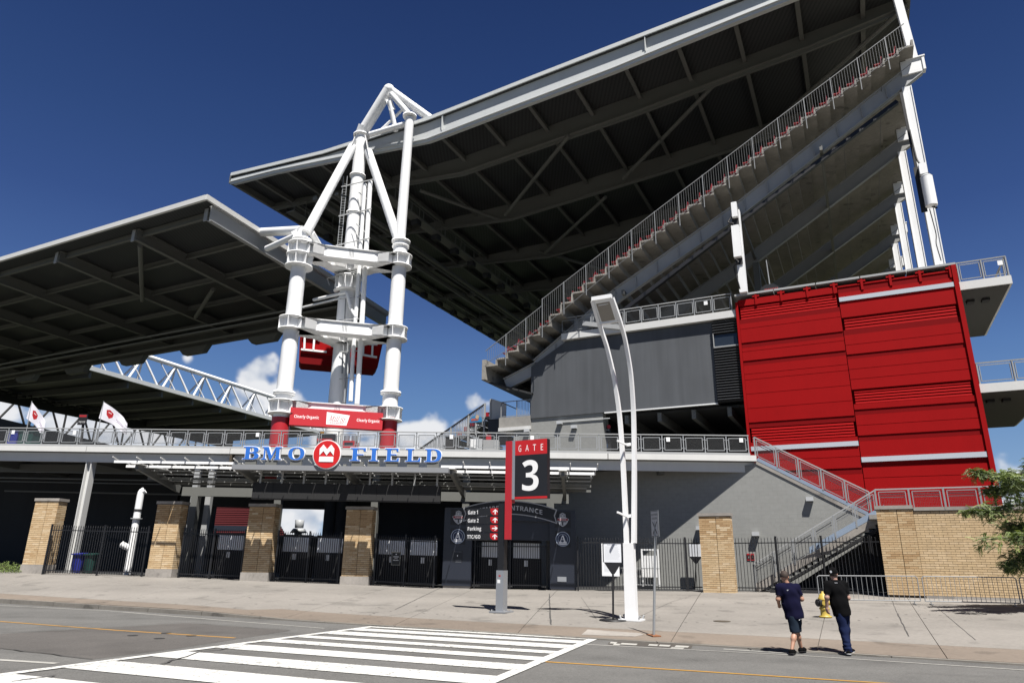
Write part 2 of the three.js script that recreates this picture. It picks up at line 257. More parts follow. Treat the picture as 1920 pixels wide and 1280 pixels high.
{
  const sh = u => lerp(0.12, 0.5, sstep(-1, 9, u)), depth = u => { let d = 8; for (let i = 0; i < 20; i++) d = kerbZ(u) - faceZ(u + sh(u) * d); return d; };
  const at = (u, d) => { const x = u + sh(u) * d, z = kerbZ(u) - d; return V(x, groundY(x, z), z); };
  const sw = structure('sidewalk');
  part(sw, 'joint_bed', sheet((u, v) => { const p = at(lerp(-37, 34, u), lerp(0, depth(lerp(-37, 34, u)) + 1.4, v)); p.y -= 0.03; return p; }, 60, 10), M.joint);
  const us = [-37, -32.5, -28.5, -24.2, -20, -15.8, -11.5, -7.4, -3.5, 0.25, 4.1, 7.2, 9.6, 13.2, 17, 21, 25, 29.5, 34];
  for (let i = 0; i < us.length - 1; i++) {
    const rows = u => { const w = u < -9 ? 1.2 : 2.1, d = depth(u); return [0.16, w, w + (d - w) * 0.52, d + 1.4]; };
    for (let k = 0; k < 3; k++) part(sw, 'paving_slab', sheet((a, b) => { const u = lerp(us[i] + 0.008, us[i + 1] - 0.008, a), q = rows(u); return at(u, lerp(q[k] + 0.008, q[k + 1] - 0.008, b)); }, 4, 4, 0.1), k === 0 ? M.plazaTan : M.plaza);
  }
  const ks = structure('kerb');
  for (let u = -37; u < 34; u += 2.4) part(ks, 'kerb_stone', sheet((a, b) => { const x = lerp(u + 0.01, u + 2.39, a), p = V(x, 0, kerbZ(x) - lerp(-0.01, 0.15, b)); p.y = kerbY(x) + 0.005 + (x < -8 ? 0.015 * Math.sin(u * 3) : 0); return p; }, 2, 1, 0.25), M.kerb);
  const cf = structure('concourse_floor');
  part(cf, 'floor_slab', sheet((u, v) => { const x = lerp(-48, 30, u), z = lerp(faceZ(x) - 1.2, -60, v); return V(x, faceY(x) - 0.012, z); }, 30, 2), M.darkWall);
  const pt = structure('pitch'); part(pt, 'grass', flat([S.w(-112, 0.3, -14), S.w(-22, 0.3, -14), S.w(-22, 0.3, -125), S.w(-112, 0.3, -125)]), M.pitch);
  const crack = (pts, w) => { const g = []; for (let i = 1; i < pts.length; i++) { let prev = null; for (let k = 0; k <= 10; k++) { const q = onGround(lerp(pts[i - 1][0], pts[i][0], k / 10), lerp(pts[i - 1][1], pts[i][1], k / 10)).add(V(rr(-0.01, 0.01), 0.006, rr(-0.02, 0.02))); if (prev) { const t = q.clone().sub(prev).setY(0).normalize(), n = V(-t.z, 0, t.x).multiplyScalar(w * rr(0.35, 0.6)); g.push(flat([prev.clone().add(n), q.clone().add(n), q.clone().sub(n), prev.clone().sub(n)])); } prev = q; } } part(sw, 'crack', g, M.seal); };
  crack([[1030, 1113], [1031, 1140], [1033, 1171]], 0.05); crack([[740, 1143], [790, 1119], [832, 1099]], 0.035); crack([[1683, 1150], [1705, 1193]], 0.04); crack([[1672, 1122], [1683, 1150]], 0.02); crack([[1757, 1138], [1830, 1200]], 0.02); crack([[1090, 1120], [1118, 1160]], 0.015); crack([[650, 1165], [760, 1150], [800, 1141]], 0.015); crack([[1196, 1157], [1260, 1128], [1300, 1116]], 0.015); crack([[445, 1118], [600, 1110]], 0.012);
  const spot = []; for (let i = 0; i < 150; i++) { const q = onGround(rr(20, 1900), rr(1118, 1170)); if (q.z > kerbZ(q.x) - 0.4) continue; spot.push(new THREE.CylinderGeometry(rr(0.015, 0.05), 0.05, 0.003, 7).scale(1, 1, rr(0.6, 1.3)).translate(q.x, q.y + 0.004, q.z)); } stuff(part(sw, 'gum_spot', spot, M.patch));
  // pale repair patch by the crossing, cover plates
  part(sw, 'repair_patch', flat([[1090, 1190], [1102, 1180], [1200, 1187], [1208, 1190], [1190, 1193.5]].map(p => onGround(...p).add(V(0, 0.006, 0)))), M.cap);
  const mc = onGround(1354, 1164.5); part(sw, 'manhole_cover', new THREE.CylinderGeometry(0.27, 0.27, 0.012, 20).translate(mc.x, mc.y + 0.003, mc.z), M.mortar);
}
// ---------- concourse deck ----------
function hang(parent, fr, name, g, mat, label) { return part(parent, name, g, mat, label); }
{
  const t = thing('concourse_deck', 'long raised concourse deck with white edge beam above the entrance gates', 'deck', D.w(-20, 0, 0));
  for (const [a, b] of [[-49, -39.06], [-39.02, -30.02], [-29.98, -8.02], [-7.98, 0]]) part(t, 'edge_beam', D.box(a, b, 7.23, 7.54, -0.3, 0), M.whiteFascia);
  part(t, 'kerb_band', D.box(-49, -0.3, 7.545, 7.67, -0.28, -0.04), M.steel);
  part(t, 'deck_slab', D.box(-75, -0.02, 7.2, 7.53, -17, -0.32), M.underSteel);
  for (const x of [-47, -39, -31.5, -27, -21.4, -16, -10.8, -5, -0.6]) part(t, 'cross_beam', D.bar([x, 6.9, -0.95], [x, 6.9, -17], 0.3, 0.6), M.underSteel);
  part(t, 'rear_beam', D.box(-49, -0.05, 6.66, 7.19, -0.5, -0.34), M.whiteFascia);
  part(t, 'under_beam', [D.box(-49, -0.1, 6.45, 6.95, -4.6, -4.3), D.box(-49, -0.1, 6.45, 6.95, -10.6, -10.3)], M.underSteel);
  for (const [y, m, r] of [[5.9, -3, 0.05], [5.7, -3.3, 0.035], [5.3, -6, 0.06], [6.2, -2, 0.04]]) part(t, 'conduit', D.tube([-49, y, m], [-10, y, m], r, r, 8), M.underSteel);
  // posts
  const q = D.pix(153, 900, -0.4)[0];
  part(t, 'post', ibeam(D.w(-38.95, 0.35, -0.55), D.w(-38.95, 6.7, -0.55), 0.36, 0.46, 0.05, 0.05, D.ax), M.whiteFascia, 'tall white steel post beside the leftmost brick pier');
  for (const x of [-32.1, -31.2]) part(t, 'post', D.box(x - 0.16, x + 0.16, 0.3, 6.7, -0.75, -0.45), M.steel);
  for (const x of [-27.3, -21.45, -16.1]) part(t, 'post', D.box(x - 0.2, x + 0.2, 0.3, 6.7, -1.6, -1.2), M.underSteel);
  part(t, 'joint_stain', D.box(-29.99, -29.85, 6.5, 7.25, -0.32, -0.02), M.mortar);
}
// ---------- railing of the deck ----------
{
  const t = thing('deck_railing', 'long grey mesh railing along the edge of the concourse deck', 'railing', D.w(-20, 7.6, 0));
  const y0 = 7.66, y1 = 8.6, pitch = 1.16, f = [];
  const frame = (w, h) => { const g = []; const r = 0.021; for (const x of [-w / 2, w / 2]) g.push(new THREE.BoxGeometry(0.042, h, 0.042).translate(x, 0, 0)); for (const y of [-h / 2, h / 2]) g.push(new THREE.BoxGeometry(w + 0.042, 0.042, 0.042).translate(0, y, 0)); for (const x of [-1, 1]) for (const y of [-0.36, 0.36]) g.push(new THREE.BoxGeometry(0.09, 0.03, 0.03).translate(x * (w / 2 + 0.06), y * h, 0)); return soup(g); };
  const meshG = (w, h) => { const g = []; for (let x = -w / 2 + 0.05; x < w / 2; x += 0.05) g.push(new THREE.BoxGeometry(0.005, h, 0.005).translate(x, 0, 0)); for (let y = -h / 2 + 0.05; y < h / 2; y += 0.05) g.push(new THREE.BoxGeometry(w, 0.005, 0.005).translate(0, y, 0)); return soup(g); };
  const fg = frame(0.9, 0.68), mg = meshG(0.9, 0.68), pg = new THREE.BoxGeometry(0.06, 1.0, 0.06), ng = new THREE.BoxGeometry(0.2, 0.24, 0.012);
  const n = 42;
  for (let i = 0; i <= n; i++) piece(t, 'post', pg, M.galv, D.w(-0.35 - i * pitch, 8.12, -0.1), -D.ang);
  for (let i = 0; i < n; i++) {
    const x = -0.35 - (i + 0.5) * pitch, p = piece(t, 'panel', fg, M.galv, D.w(x, 8.13, -0.1), -D.ang);
    const c = new THREE.Mesh(mg, M.mesh); c.name = numbered('mesh_infill'); c.castShadow = c.receiveShadow = true; p.add(c);
    if ([0, 3, 10, 24, 34, 37, 40].includes(i) || i === 14) { const k = new THREE.Mesh(ng, M.white); k.name = numbered('notice'); k.position.set(i === 0 ? 0.22 : i % 2 ? -0.25 : 0.3, 0.24, 0.035); p.add(k); }
  }
  part(t, 'top_rail', D.bar([-49, y1 + 0.03, -0.1], [-0.3, y1 + 0.03, -0.1], 0.1, 0.05), M.steel);
}
// ---------- canopy over the gates ----------
{
  const t = thing('entrance_canopy', 'white louvred steel canopy projecting over the entrance gates', 'canopy', D.w(-21, 5, 2));
  const xs = [-32.6, -27.05, -21.45, -15.95, -10.4];
  for (const x of xs) {                                    // tapered bracket arms from the posts out to the front
    const g = D.bar([x, 5.95, 4.5], [x, 5.1, 0.3], 0.16, 0.42); part(t, 'bracket', g, M.underSteel);
    part(t, 'bracket_plate', [D.box(x - 0.2, x + 0.2, 5.98, 6.02, 2.2, 4.7)], M.whiteFascia);
  }
  part(t, 'rear_tie_beam', D.box(-32.4, -10.2, 4.75, 5.25, 0.0, 0.3), M.underSteel);
  for (const x of [-31.6, -11.2]) part(t, 'post', D.box(x - 0.2, x + 0.2, 0.3, 4.75, -0.1, 0.3), M.underSteel);
  const rows = [[4.55, 6.02, -33.9, -8.7], [3.95, 5.86, -33.6, -8.8], [3.35, 5.74, -33.4, -8.9], [2.75, 5.62, -33.2, -9.0], [2.15, 5.5, -33.0, -9.1], [1.55, 5.38, -32.8, -9.2]];
  rows.forEach(([m, y, x0, x1], k) => {
    const n = 19, w = (x1 - x0) / n;
    for (let i = 0; i < n; i++) {
      if (k === 0 && x0 + (i + 0.5) * w > -27.2 && x0 + (i + 0.5) * w < -16.2) continue;
      const a = x0 + i * w + 0.02, b = x0 + (i + 1) * w - 0.02;
      if (k < 2) part(t, 'louvre_blade', D.box(a, b, y + 0.02, y + 0.15, m - 0.03, m), M.white); else part(t, 'rear_lip', D.box(a, b, y + 0.04, y + 0.1, m - 0.03, m), M.steel);
      if (k) part(t, 'roof_sheet', D.bar([(a + b) / 2, y + 0.06, m - 0.05], [(a + b) / 2, y + 0.13, m - 0.6], b - a, 0.03), M.underSteel);
    }
    if (k < 4) for (let i = 0; i <= n; i++) part(t, 'rib', D.bar([x0 + i * w, y + 0.2, m - 0.35], [x0 + i * w, y + 0.32, m + 0.14], 0.03, 0.06), M.whiteFascia);
  });
  part(t, 'sign_shelf', [D.box(-27.15, -16.0, D.pix(650, 883, 5)[1], D.pix(650, 873.5, 5)[1], 4.46, 5.0)], M.shelf);
  for (let i = 0; i < 9; i++) part(t, 'hanger', D.bar([-26.3 + i * 1.18, 5.25, 3.4], [-26.3 + i * 1.18, 5.95, 3.4], 0.09, 0.09), M.steel);
  part(t, 'purlin', [D.box(-33.2, -9, 5.3, 5.42, 1.0, 1.12), D.box(-33.2, -9, 5.42, 5.54, 2.4, 2.5)], M.underSteel);
}
// ---------- raised letters and roundel ----------
const serif = await new FontLoader().loadAsync('fonts/droid/droid_serif_bold.typeface.json');
const sansB = await new FontLoader().loadAsync('fonts/droid/droid_sans_bold.typeface.json');
{
  const blue = std(0.03, 0.19, 0.72, 0.5), t = thing('stadium_name_sign', 'raised blue and white letters with a red roundel standing on the canopy', 'sign', D.w(-21.7, 6.2, 4.6));
  const mL = 4.86, yA = D.pix(566, 862.5, mL)[1], hA = D.pix(490, 837.5, mL)[1] - yA;
  const put = [['B', 456], ['M', 491], ['O', 541], ['F', 657], ['I', 693], ['E', 722], ['L', 761], ['D', 797]], wid = [30, 37, 30, 29, 17, 27, 28, 31];
  put.forEach(([ch, px], i) => {
    const x0 = D.pix(px, 850, mL)[0], x1 = D.pix(px + wid[i], 850, mL)[0];
    const mk = (dep, bev, m, grow) => {
      const g = new TextGeometry(ch, { font: serif, size: 1, depth: dep, curveSegments: 8, bevelEnabled: bev > 0, bevelThickness: 0.004, bevelSize: bev, bevelOffset: 0, bevelSegments: 1 }); g.computeBoundingBox(); const b = g.boundingBox;
      const W = x1 - x0 + grow * 2, H = hA + grow * 2; g.translate(-b.min.x, -b.min.y, 0).scale(W / (b.max.x - b.min.x), H / (b.max.y - b.min.y), 1).translate(x0 - grow, yA - grow, m); return g.applyMatrix4(D.M);
    };
    const back = part(t, 'letter', mk(0.13, 0.03, mL - 0.1, 0.03), M.white); part(back, 'letter_face', mk(0.02, 0, mL + 0.04, 0), blue);
    part(t, 'letter_stand', D.box((x0 + x1) / 2 - 0.3, (x0 + x1) / 2 + 0.3, D.pix(650, 873.5, 5)[1] + 0.002, yA - 0.03, mL - 0.1, mL), M.underSteel);
  });
  const [cx, cy] = D.pix(612.5, 851.5, 5.1), R = 0.73, disc = (r, m0, m1) => new THREE.CylinderGeometry(r, r, m1 - m0, 48).rotateX(Math.PI / 2).translate(cx, cy, (m0 + m1) / 2).applyMatrix4(D.M);
  const ring = part(t, 'roundel', disc(R, 5.01, 5.1), M.white); part(ring, 'roundel_face', disc(R - 0.045, 5.101, 5.12), std(0.72, 0.008, 0.01, 0.5));
  const pm = pts => D.prism(pts.map(([x, y]) => [cx + x * R, cy + y * R]), 5.121, 5.145);
  part(ring, 'emblem', [pm([[-0.5, -0.52], [0.5, -0.52], [0.5, -0.16], [-0.5, -0.16]]), pm([[-0.5, -0.08], [-0.24, 0.22], [0, -0.08], [0.24, 0.22], [0.5, -0.08], [0.52, 0.36], [0.28, 0.66], [0, 0.34], [-0.28, 0.66], [-0.52, 0.36]])], M.white);
  const bd = thing('message_board', 'long black display board hung below the canopy between two piers', 'display', D.w(-21.7, 4.4, 3.4));
  part(bd, 'casing', D.box(-26.68, -16.68, 4.42, 5.28, 3.15, 3.4), M.blackMatt);
  const w = 10 / 9; for (let i = 0; i < 9; i++) part(bd, 'panel', D.box(-26.66 + i * w, -26.66 + (i + 1) * w - 0.015, 4.47, 5.24, 3.4, 3.42), std(0.012, 0.012, 0.013, 0.75));
}
// ---------- brick piers ----------
const brickG = []; for (let i = 0; i < 3; i++) brickG.push(new THREE.BoxGeometry(0.335, 0.085, 0.06));
const halfG = new THREE.BoxGeometry(0.162, 0.085, 0.06);
function brickFace(parent, P, dirX, normal, w, y0, n, joint, tintFn, limit) {
  // courses laid from the point P along dirX; brick centres sit just inside the face
  const ry = Math.atan2(-dirX.z, dirX.x); let cnt = 0;
  for (let c = 0; c < n; c++) {
    const y = y0 + c * 0.1 + 0.05, seg = joint ? [[0, joint - 0.008], [joint + 0.008, w]] : [[0, w]];
    for (const [a, b] of seg) {
      let x = a - (c % 2 ? 0.17 : 0); 
      while (x < b - 0.02) {
        const s = Math.max(a, x), e = Math.min(b, x + 0.34); x += 0.34; if (e - s < 0.04) continue;
        const len = e - s, pos = P.clone().addScaledVector(dirX, (s + e) / 2).addScaledVector(normal, -0.026 + rr(-0.002, 0.002)); pos.y = y;
        const m = piece(parent, 'brick', len > 0.3 ? brickG[0] : halfG, tintFn(c, (s + e) / 2), pos, ry); m.scale.x = len > 0.3 ? (len - 0.006) / 0.335 : (len - 0.008) / 0.162; cnt++;
      }
    }
  }
  return cnt;
}
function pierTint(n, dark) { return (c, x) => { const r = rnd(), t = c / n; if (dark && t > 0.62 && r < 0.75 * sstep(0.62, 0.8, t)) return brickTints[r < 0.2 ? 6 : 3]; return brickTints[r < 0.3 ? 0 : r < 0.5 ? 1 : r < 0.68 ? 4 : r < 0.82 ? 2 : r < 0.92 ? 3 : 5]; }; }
function pier(label, fr, x0, w, m, y0, n, plinth, depth, sideRight, dark) {
  const base = fr.w(x0 + w / 2, y0, m - depth / 2), t = thing('brick_pier', label, 'brick pier', base, 'tan brick piers along the gates');
  const F = new Frame(base, fr.ang), top = plinth + n * 0.1;
  if (plinth) part(t, 'plinth', F.box(-w / 2 - 0.04, w / 2 + 0.04, -0.25, plinth, -depth / 2 - 0.04, depth / 2 + 0.04), M.cap);
  part(t, 'core', F.box(-w / 2 + 0.03, w / 2 - 0.03, -0.2, top, -depth / 2 + 0.03, depth / 2 - 0.03), M.mortar);
  part(t, 'cap', F.box(-w / 2 - 0.05, w / 2 + 0.05, top + 0.02, top + 0.17, -depth / 2 - 0.05, depth / 2 + 0.05), M.cap);
  const yb = base.y + plinth, tint = pierTint(n, dark);
  brickFace(t, F.w(-w / 2, 0, depth / 2), F.ax, F.am, w, yb, n, w * 0.55, tint);
  if (sideRight) brickFace(t, F.w(w / 2, 0, depth / 2), F.am.clone().negate(), F.ax, depth, yb, n, 0, tint);
  return t;
}
pier('leftmost tan brick pier, fully sunlit, beside the tall white post', D, -39.42, 1.36, 2.6, 0.4, 33, 0.42, 0.7, true, false);
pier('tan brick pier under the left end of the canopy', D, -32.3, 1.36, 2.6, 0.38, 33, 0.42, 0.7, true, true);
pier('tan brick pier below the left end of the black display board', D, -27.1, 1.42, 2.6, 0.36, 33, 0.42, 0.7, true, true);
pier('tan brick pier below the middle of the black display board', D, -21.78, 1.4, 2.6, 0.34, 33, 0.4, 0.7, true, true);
{ const p = onGround(1350, 1111), l = S.loc(p); pier('freestanding tan brick pier in front of the grey wall, without a plinth', S, l[0] - 0.8, 1.52, l[2] - 0.1, p.y - 0.02, 36, 0, 0.65, true, true); }
// ---------- black picket fences ----------
const picketG = soup([new THREE.BoxGeometry(0.026, 1, 0.026), new THREE.ConeGeometry(0.026, 0.05, 4).rotateY(Math.PI / 4).translate(0, 0.525, 0)]);
function fence(label, A, B, h, o = {}) {
  const base = A.clone().lerp(B, 0.5), t = thing('picket_fence', label, 'fence', base, 'black picket fence sections'), L = A.distanceTo(B), d = B.clone().sub(A).normalize(), ry = Math.atan2(-d.z, d.x);
  const P = (s, y) => A.clone().addScaledVector(d, s).add(V(0, y, 0)), sp = o.space ?? 0.115, pts = o.posts ?? [0, L];
  part(t, 'rail', [bar(P(0, h - 0.2), P(L, h - 0.2), 0.04, 0.05)], M.black); part(t, 'rail', [bar(P(0, 0.2), P(L, 0.2), 0.04, 0.05)], M.black);
  for (const s of pts) part(t, 'post', [bar(P(s, -0.05), P(s, h + 0.08), 0.075, 0.075), bar(P(s, h + 0.08), P(s, h + 0.11), 0.09, 0.09)], M.black);
  const n = Math.floor(L / sp);
  for (let i = 1; i < n; i++) { const m = piece(t, 'picket', picketG, M.black, P(i * L / n, h / 2 + 0.02), ry); m.scale.y = h - 0.1; }
  return t;
}
const gy = (fr, x, m) => { const p = fr.w(x, 0, m); p.y = groundY(p.x, p.z); return p; };
const fd = (x0, x1, m0 = 2.3, m1 = m0) => [gy(D, x0, m0), gy(D, x1, m1)];
fence('black picket gate standing open between the leftmost pier and the canopy pier', gy(D, -37.9, 2.9), gy(D, -32.5, 2.5), 2.45, { posts: [0, 2.9, 5.3], space: 0.13 });
fence('black picket gate between the canopy pier and the next pier to its right', ...fd(-30.8, -27.2), 2.45, { posts: [0.1, 1.8, 3.5] });
fence('black picket gate below the left half of the display board', ...fd(-25.55, -21.9), 2.45, { posts: [0.1, 1.8, 3.5] });
fence('black picket gate with a small notice, between a brick pier and the left navy pillar', ...fd(-20.25, -16.95), 2.45, { posts: [0.1, 1.65, 3.2] });
fence('black picket gate inside the navy entrance arch', ...fd(-15.2, -11.25, 1.4), 2.3, { posts: [0.1, 1.95, 3.85] });
{ const a = gy(D, -9.75, 2.2), b = onGround(1318, 1108.5); fence('black picket fence from the navy arch to the freestanding pier, with posters behind it', a, b, 2.5, { posts: [0, 2.7, 5.55], space: 0.14 }); }
{ const a = onGround(1381, 1109.5), b0 = onGround(1530, 1111), d = b0.clone().sub(a).normalize(), b = a.clone().addScaledVector(d, 6.6); b.y = groundY(b.x, b.z); fence('black picket fence right of the freestanding pier in front of the stairs', a, b, 2.5, { posts: [0.02, 2.05, 4.1, 6.2], space: 0.15 }); }

// ---------- members' entrance arch ----------
{
  const t = thing('entrance_arch', 'navy entrance arch with crests on its two pillars and a lettered ribbon across', 'arch', D.w(-13.3, 0.4, 1.5));
  const [la, lb] = [D.pix(831, 1030, 1.9)[0], D.pix(884, 1030, 1.9)[0]], [ra, rb] = [D.pix(1031, 1030, 1.9)[0], D.pix(1080, 1030, 1.9)[0]];
  for (const [a, b] of [[la, lb], [ra, rb]]) {
    part(t, 'pillar', D.box(a, b, 0.42, 4.3, 1.3, 1.9), M.navy); part(t, 'pillar_base', D.box(a + 0.05, b - 0.05, 0.2, 0.42, 1.35, 1.85), M.cap);
    const cx = (a + b) / 2;
    const crest = canvasMat(256, 256, (x, w, h) => {
      x.fillStyle = '#15181f'; x.fillRect(0, 0, w, h); x.fillStyle = '#b9bcc2'; x.beginPath(); x.moveTo(28, 120); x.lineTo(80, 92); x.lineTo(84, 40); x.lineTo(128, 18); x.lineTo(172, 40); x.lineTo(176, 92); x.lineTo(228, 120); x.lineTo(206, 170); x.quadraticCurveTo(180, 220, 128, 244); x.quadraticCurveTo(76, 220, 50, 170); x.closePath(); x.fill();
      x.fillStyle = '#3a3f4a'; for (const [u, v] of [[104, 50], [128, 40], [152, 50], [104, 74], [152, 74]]) { x.beginPath(); x.arc(u, v, 9, 0, 7); x.fill(); }
      x.fillStyle = '#8e1b26'; x.fillRect(44, 112, 168, 34); x.fillStyle = '#e8e8ea'; x.font = 'bold 24px sans-serif'; x.textAlign = 'center'; x.textBaseline = 'middle'; x.fillText('TORONTO', 128, 130);
      x.fillStyle = '#30343d'; x.fillRect(66, 152, 124, 16); x.fillRect(118, 156, 20, 66);
    });
    part(t, 'crest', D.quad(cx - 0.42, cx + 0.42, 3.42, 4.22, 1.905), crest);
    const rd = canvasMat(256, 256, (x) => {
      x.fillStyle = '#15181f'; x.fillRect(0, 0, 256, 256); x.fillStyle = '#aeb9c9'; x.beginPath(); x.arc(128, 128, 118, 0, 7); x.fill(); x.fillStyle = '#1d2b4a'; x.beginPath(); x.arc(128, 128, 106, 0, 7); x.fill(); x.fillStyle = '#c4cddb'; x.beginPath(); x.arc(128, 128, 80, 0, 7); x.fill(); x.fillStyle = '#1d2b4a'; x.beginPath(); x.arc(128, 128, 74, 0, 7); x.fill();
      x.fillStyle = '#f1f3f6'; x.font = 'bold 150px serif'; x.textAlign = 'center'; x.textBaseline = 'middle'; x.fillText('A', 128, 124); x.fillRect(62, 176, 132, 16); x.beginPath(); x.ellipse(128, 196, 74, 26, 0, 0, 3.14); x.fill();
    });
    part(t, 'round_crest', D.quad(cx - 0.4, cx + 0.4, 2.45, 3.25, 1.906), rd);
  }
  part(t, 'outlet_box', D.box(rb - 0.95, rb - 0.5, 0.78, 1.02, 1.9, 1.93), M.silver);
  part(t, 'small_notice', D.quad((la + lb) / 2 - 0.25, (la + lb) / 2 + 0.3, 1.55, 2.15, 1.904), canvasMat(128, 128, x => { x.fillStyle = '#1b1f28'; x.fillRect(0, 0, 128, 128); x.fillStyle = '#8b8f96'; x.fillRect(20, 12, 90, 3); x.fillRect(40, 100, 70, 3); x.fillRect(40, 118, 70, 3); x.fillStyle = '#fff'; x.fillRect(58, 48, 9, 14); }));
  // the ribbon: a bent band with a pale border
  const N = 24, x0 = D.pix(868, 975, 1.9)[0], x1 = D.pix(1045, 985, 1.9)[0], mid = u => 3.95 + 0.42 * (1 - Math.pow(2 * u - 1, 2));
  const band = (a0, a1, b0, b1, m) => { const P = [], U = []; for (let i = 0; i < N; i++) { const q = [[i / N, 0], [(i + 1) / N, 0], [(i + 1) / N, 1], [i / N, 0], [(i + 1) / N, 1], [i / N, 1]]; for (const [u, v] of q) { const uu = lerp(a0, a1, u), p = D.w(lerp(x0, x1, uu), mid(uu) + lerp(b0, b1, v), m); P.push(p.x, p.y, p.z); U.push(u, v); } } const g = new THREE.BufferGeometry(); g.setAttribute('position', new THREE.BufferAttribute(new Float32Array(P), 3)); g.setAttribute('uv', new THREE.BufferAttribute(new Float32Array(U), 2)); g.computeVertexNormals(); g.userData.keep = true; return g; };
  const rib = canvasMat(1024, 160, (x, w, h) => { x.fillStyle = '#0f1218'; x.fillRect(0, 0, w, h); x.strokeStyle = '#a9abb0'; x.lineWidth = 12; x.beginPath(); x.moveTo(6, 6); x.lineTo(w - 6, 6); x.lineTo(w - 30, h / 2); x.lineTo(w - 6, h - 6); x.lineTo(6, h - 6); x.lineTo(30, h / 2); x.closePath(); x.stroke(); x.fillStyle = '#b9bbc0'; squeeze(x, 'MEMBER', 290, 84, 'bold 74px sans-serif', 300); squeeze(x, 'ENTRANCE', 670, 84, 'bold 74px sans-serif', 400); });
  const r = part(t, 'ribbon', band(0, 1, -0.36, 0.36, 1.97), rib); part(t, 'ribbon_back', [D.box(x0 + 0.1, x1 - 0.1, 3.7, 4.2, 1.6, 1.9), D.box(lb - 0.05, ra + 0.05, 2.75, 4.25, 1.5, 1.62)], M.navy);
}
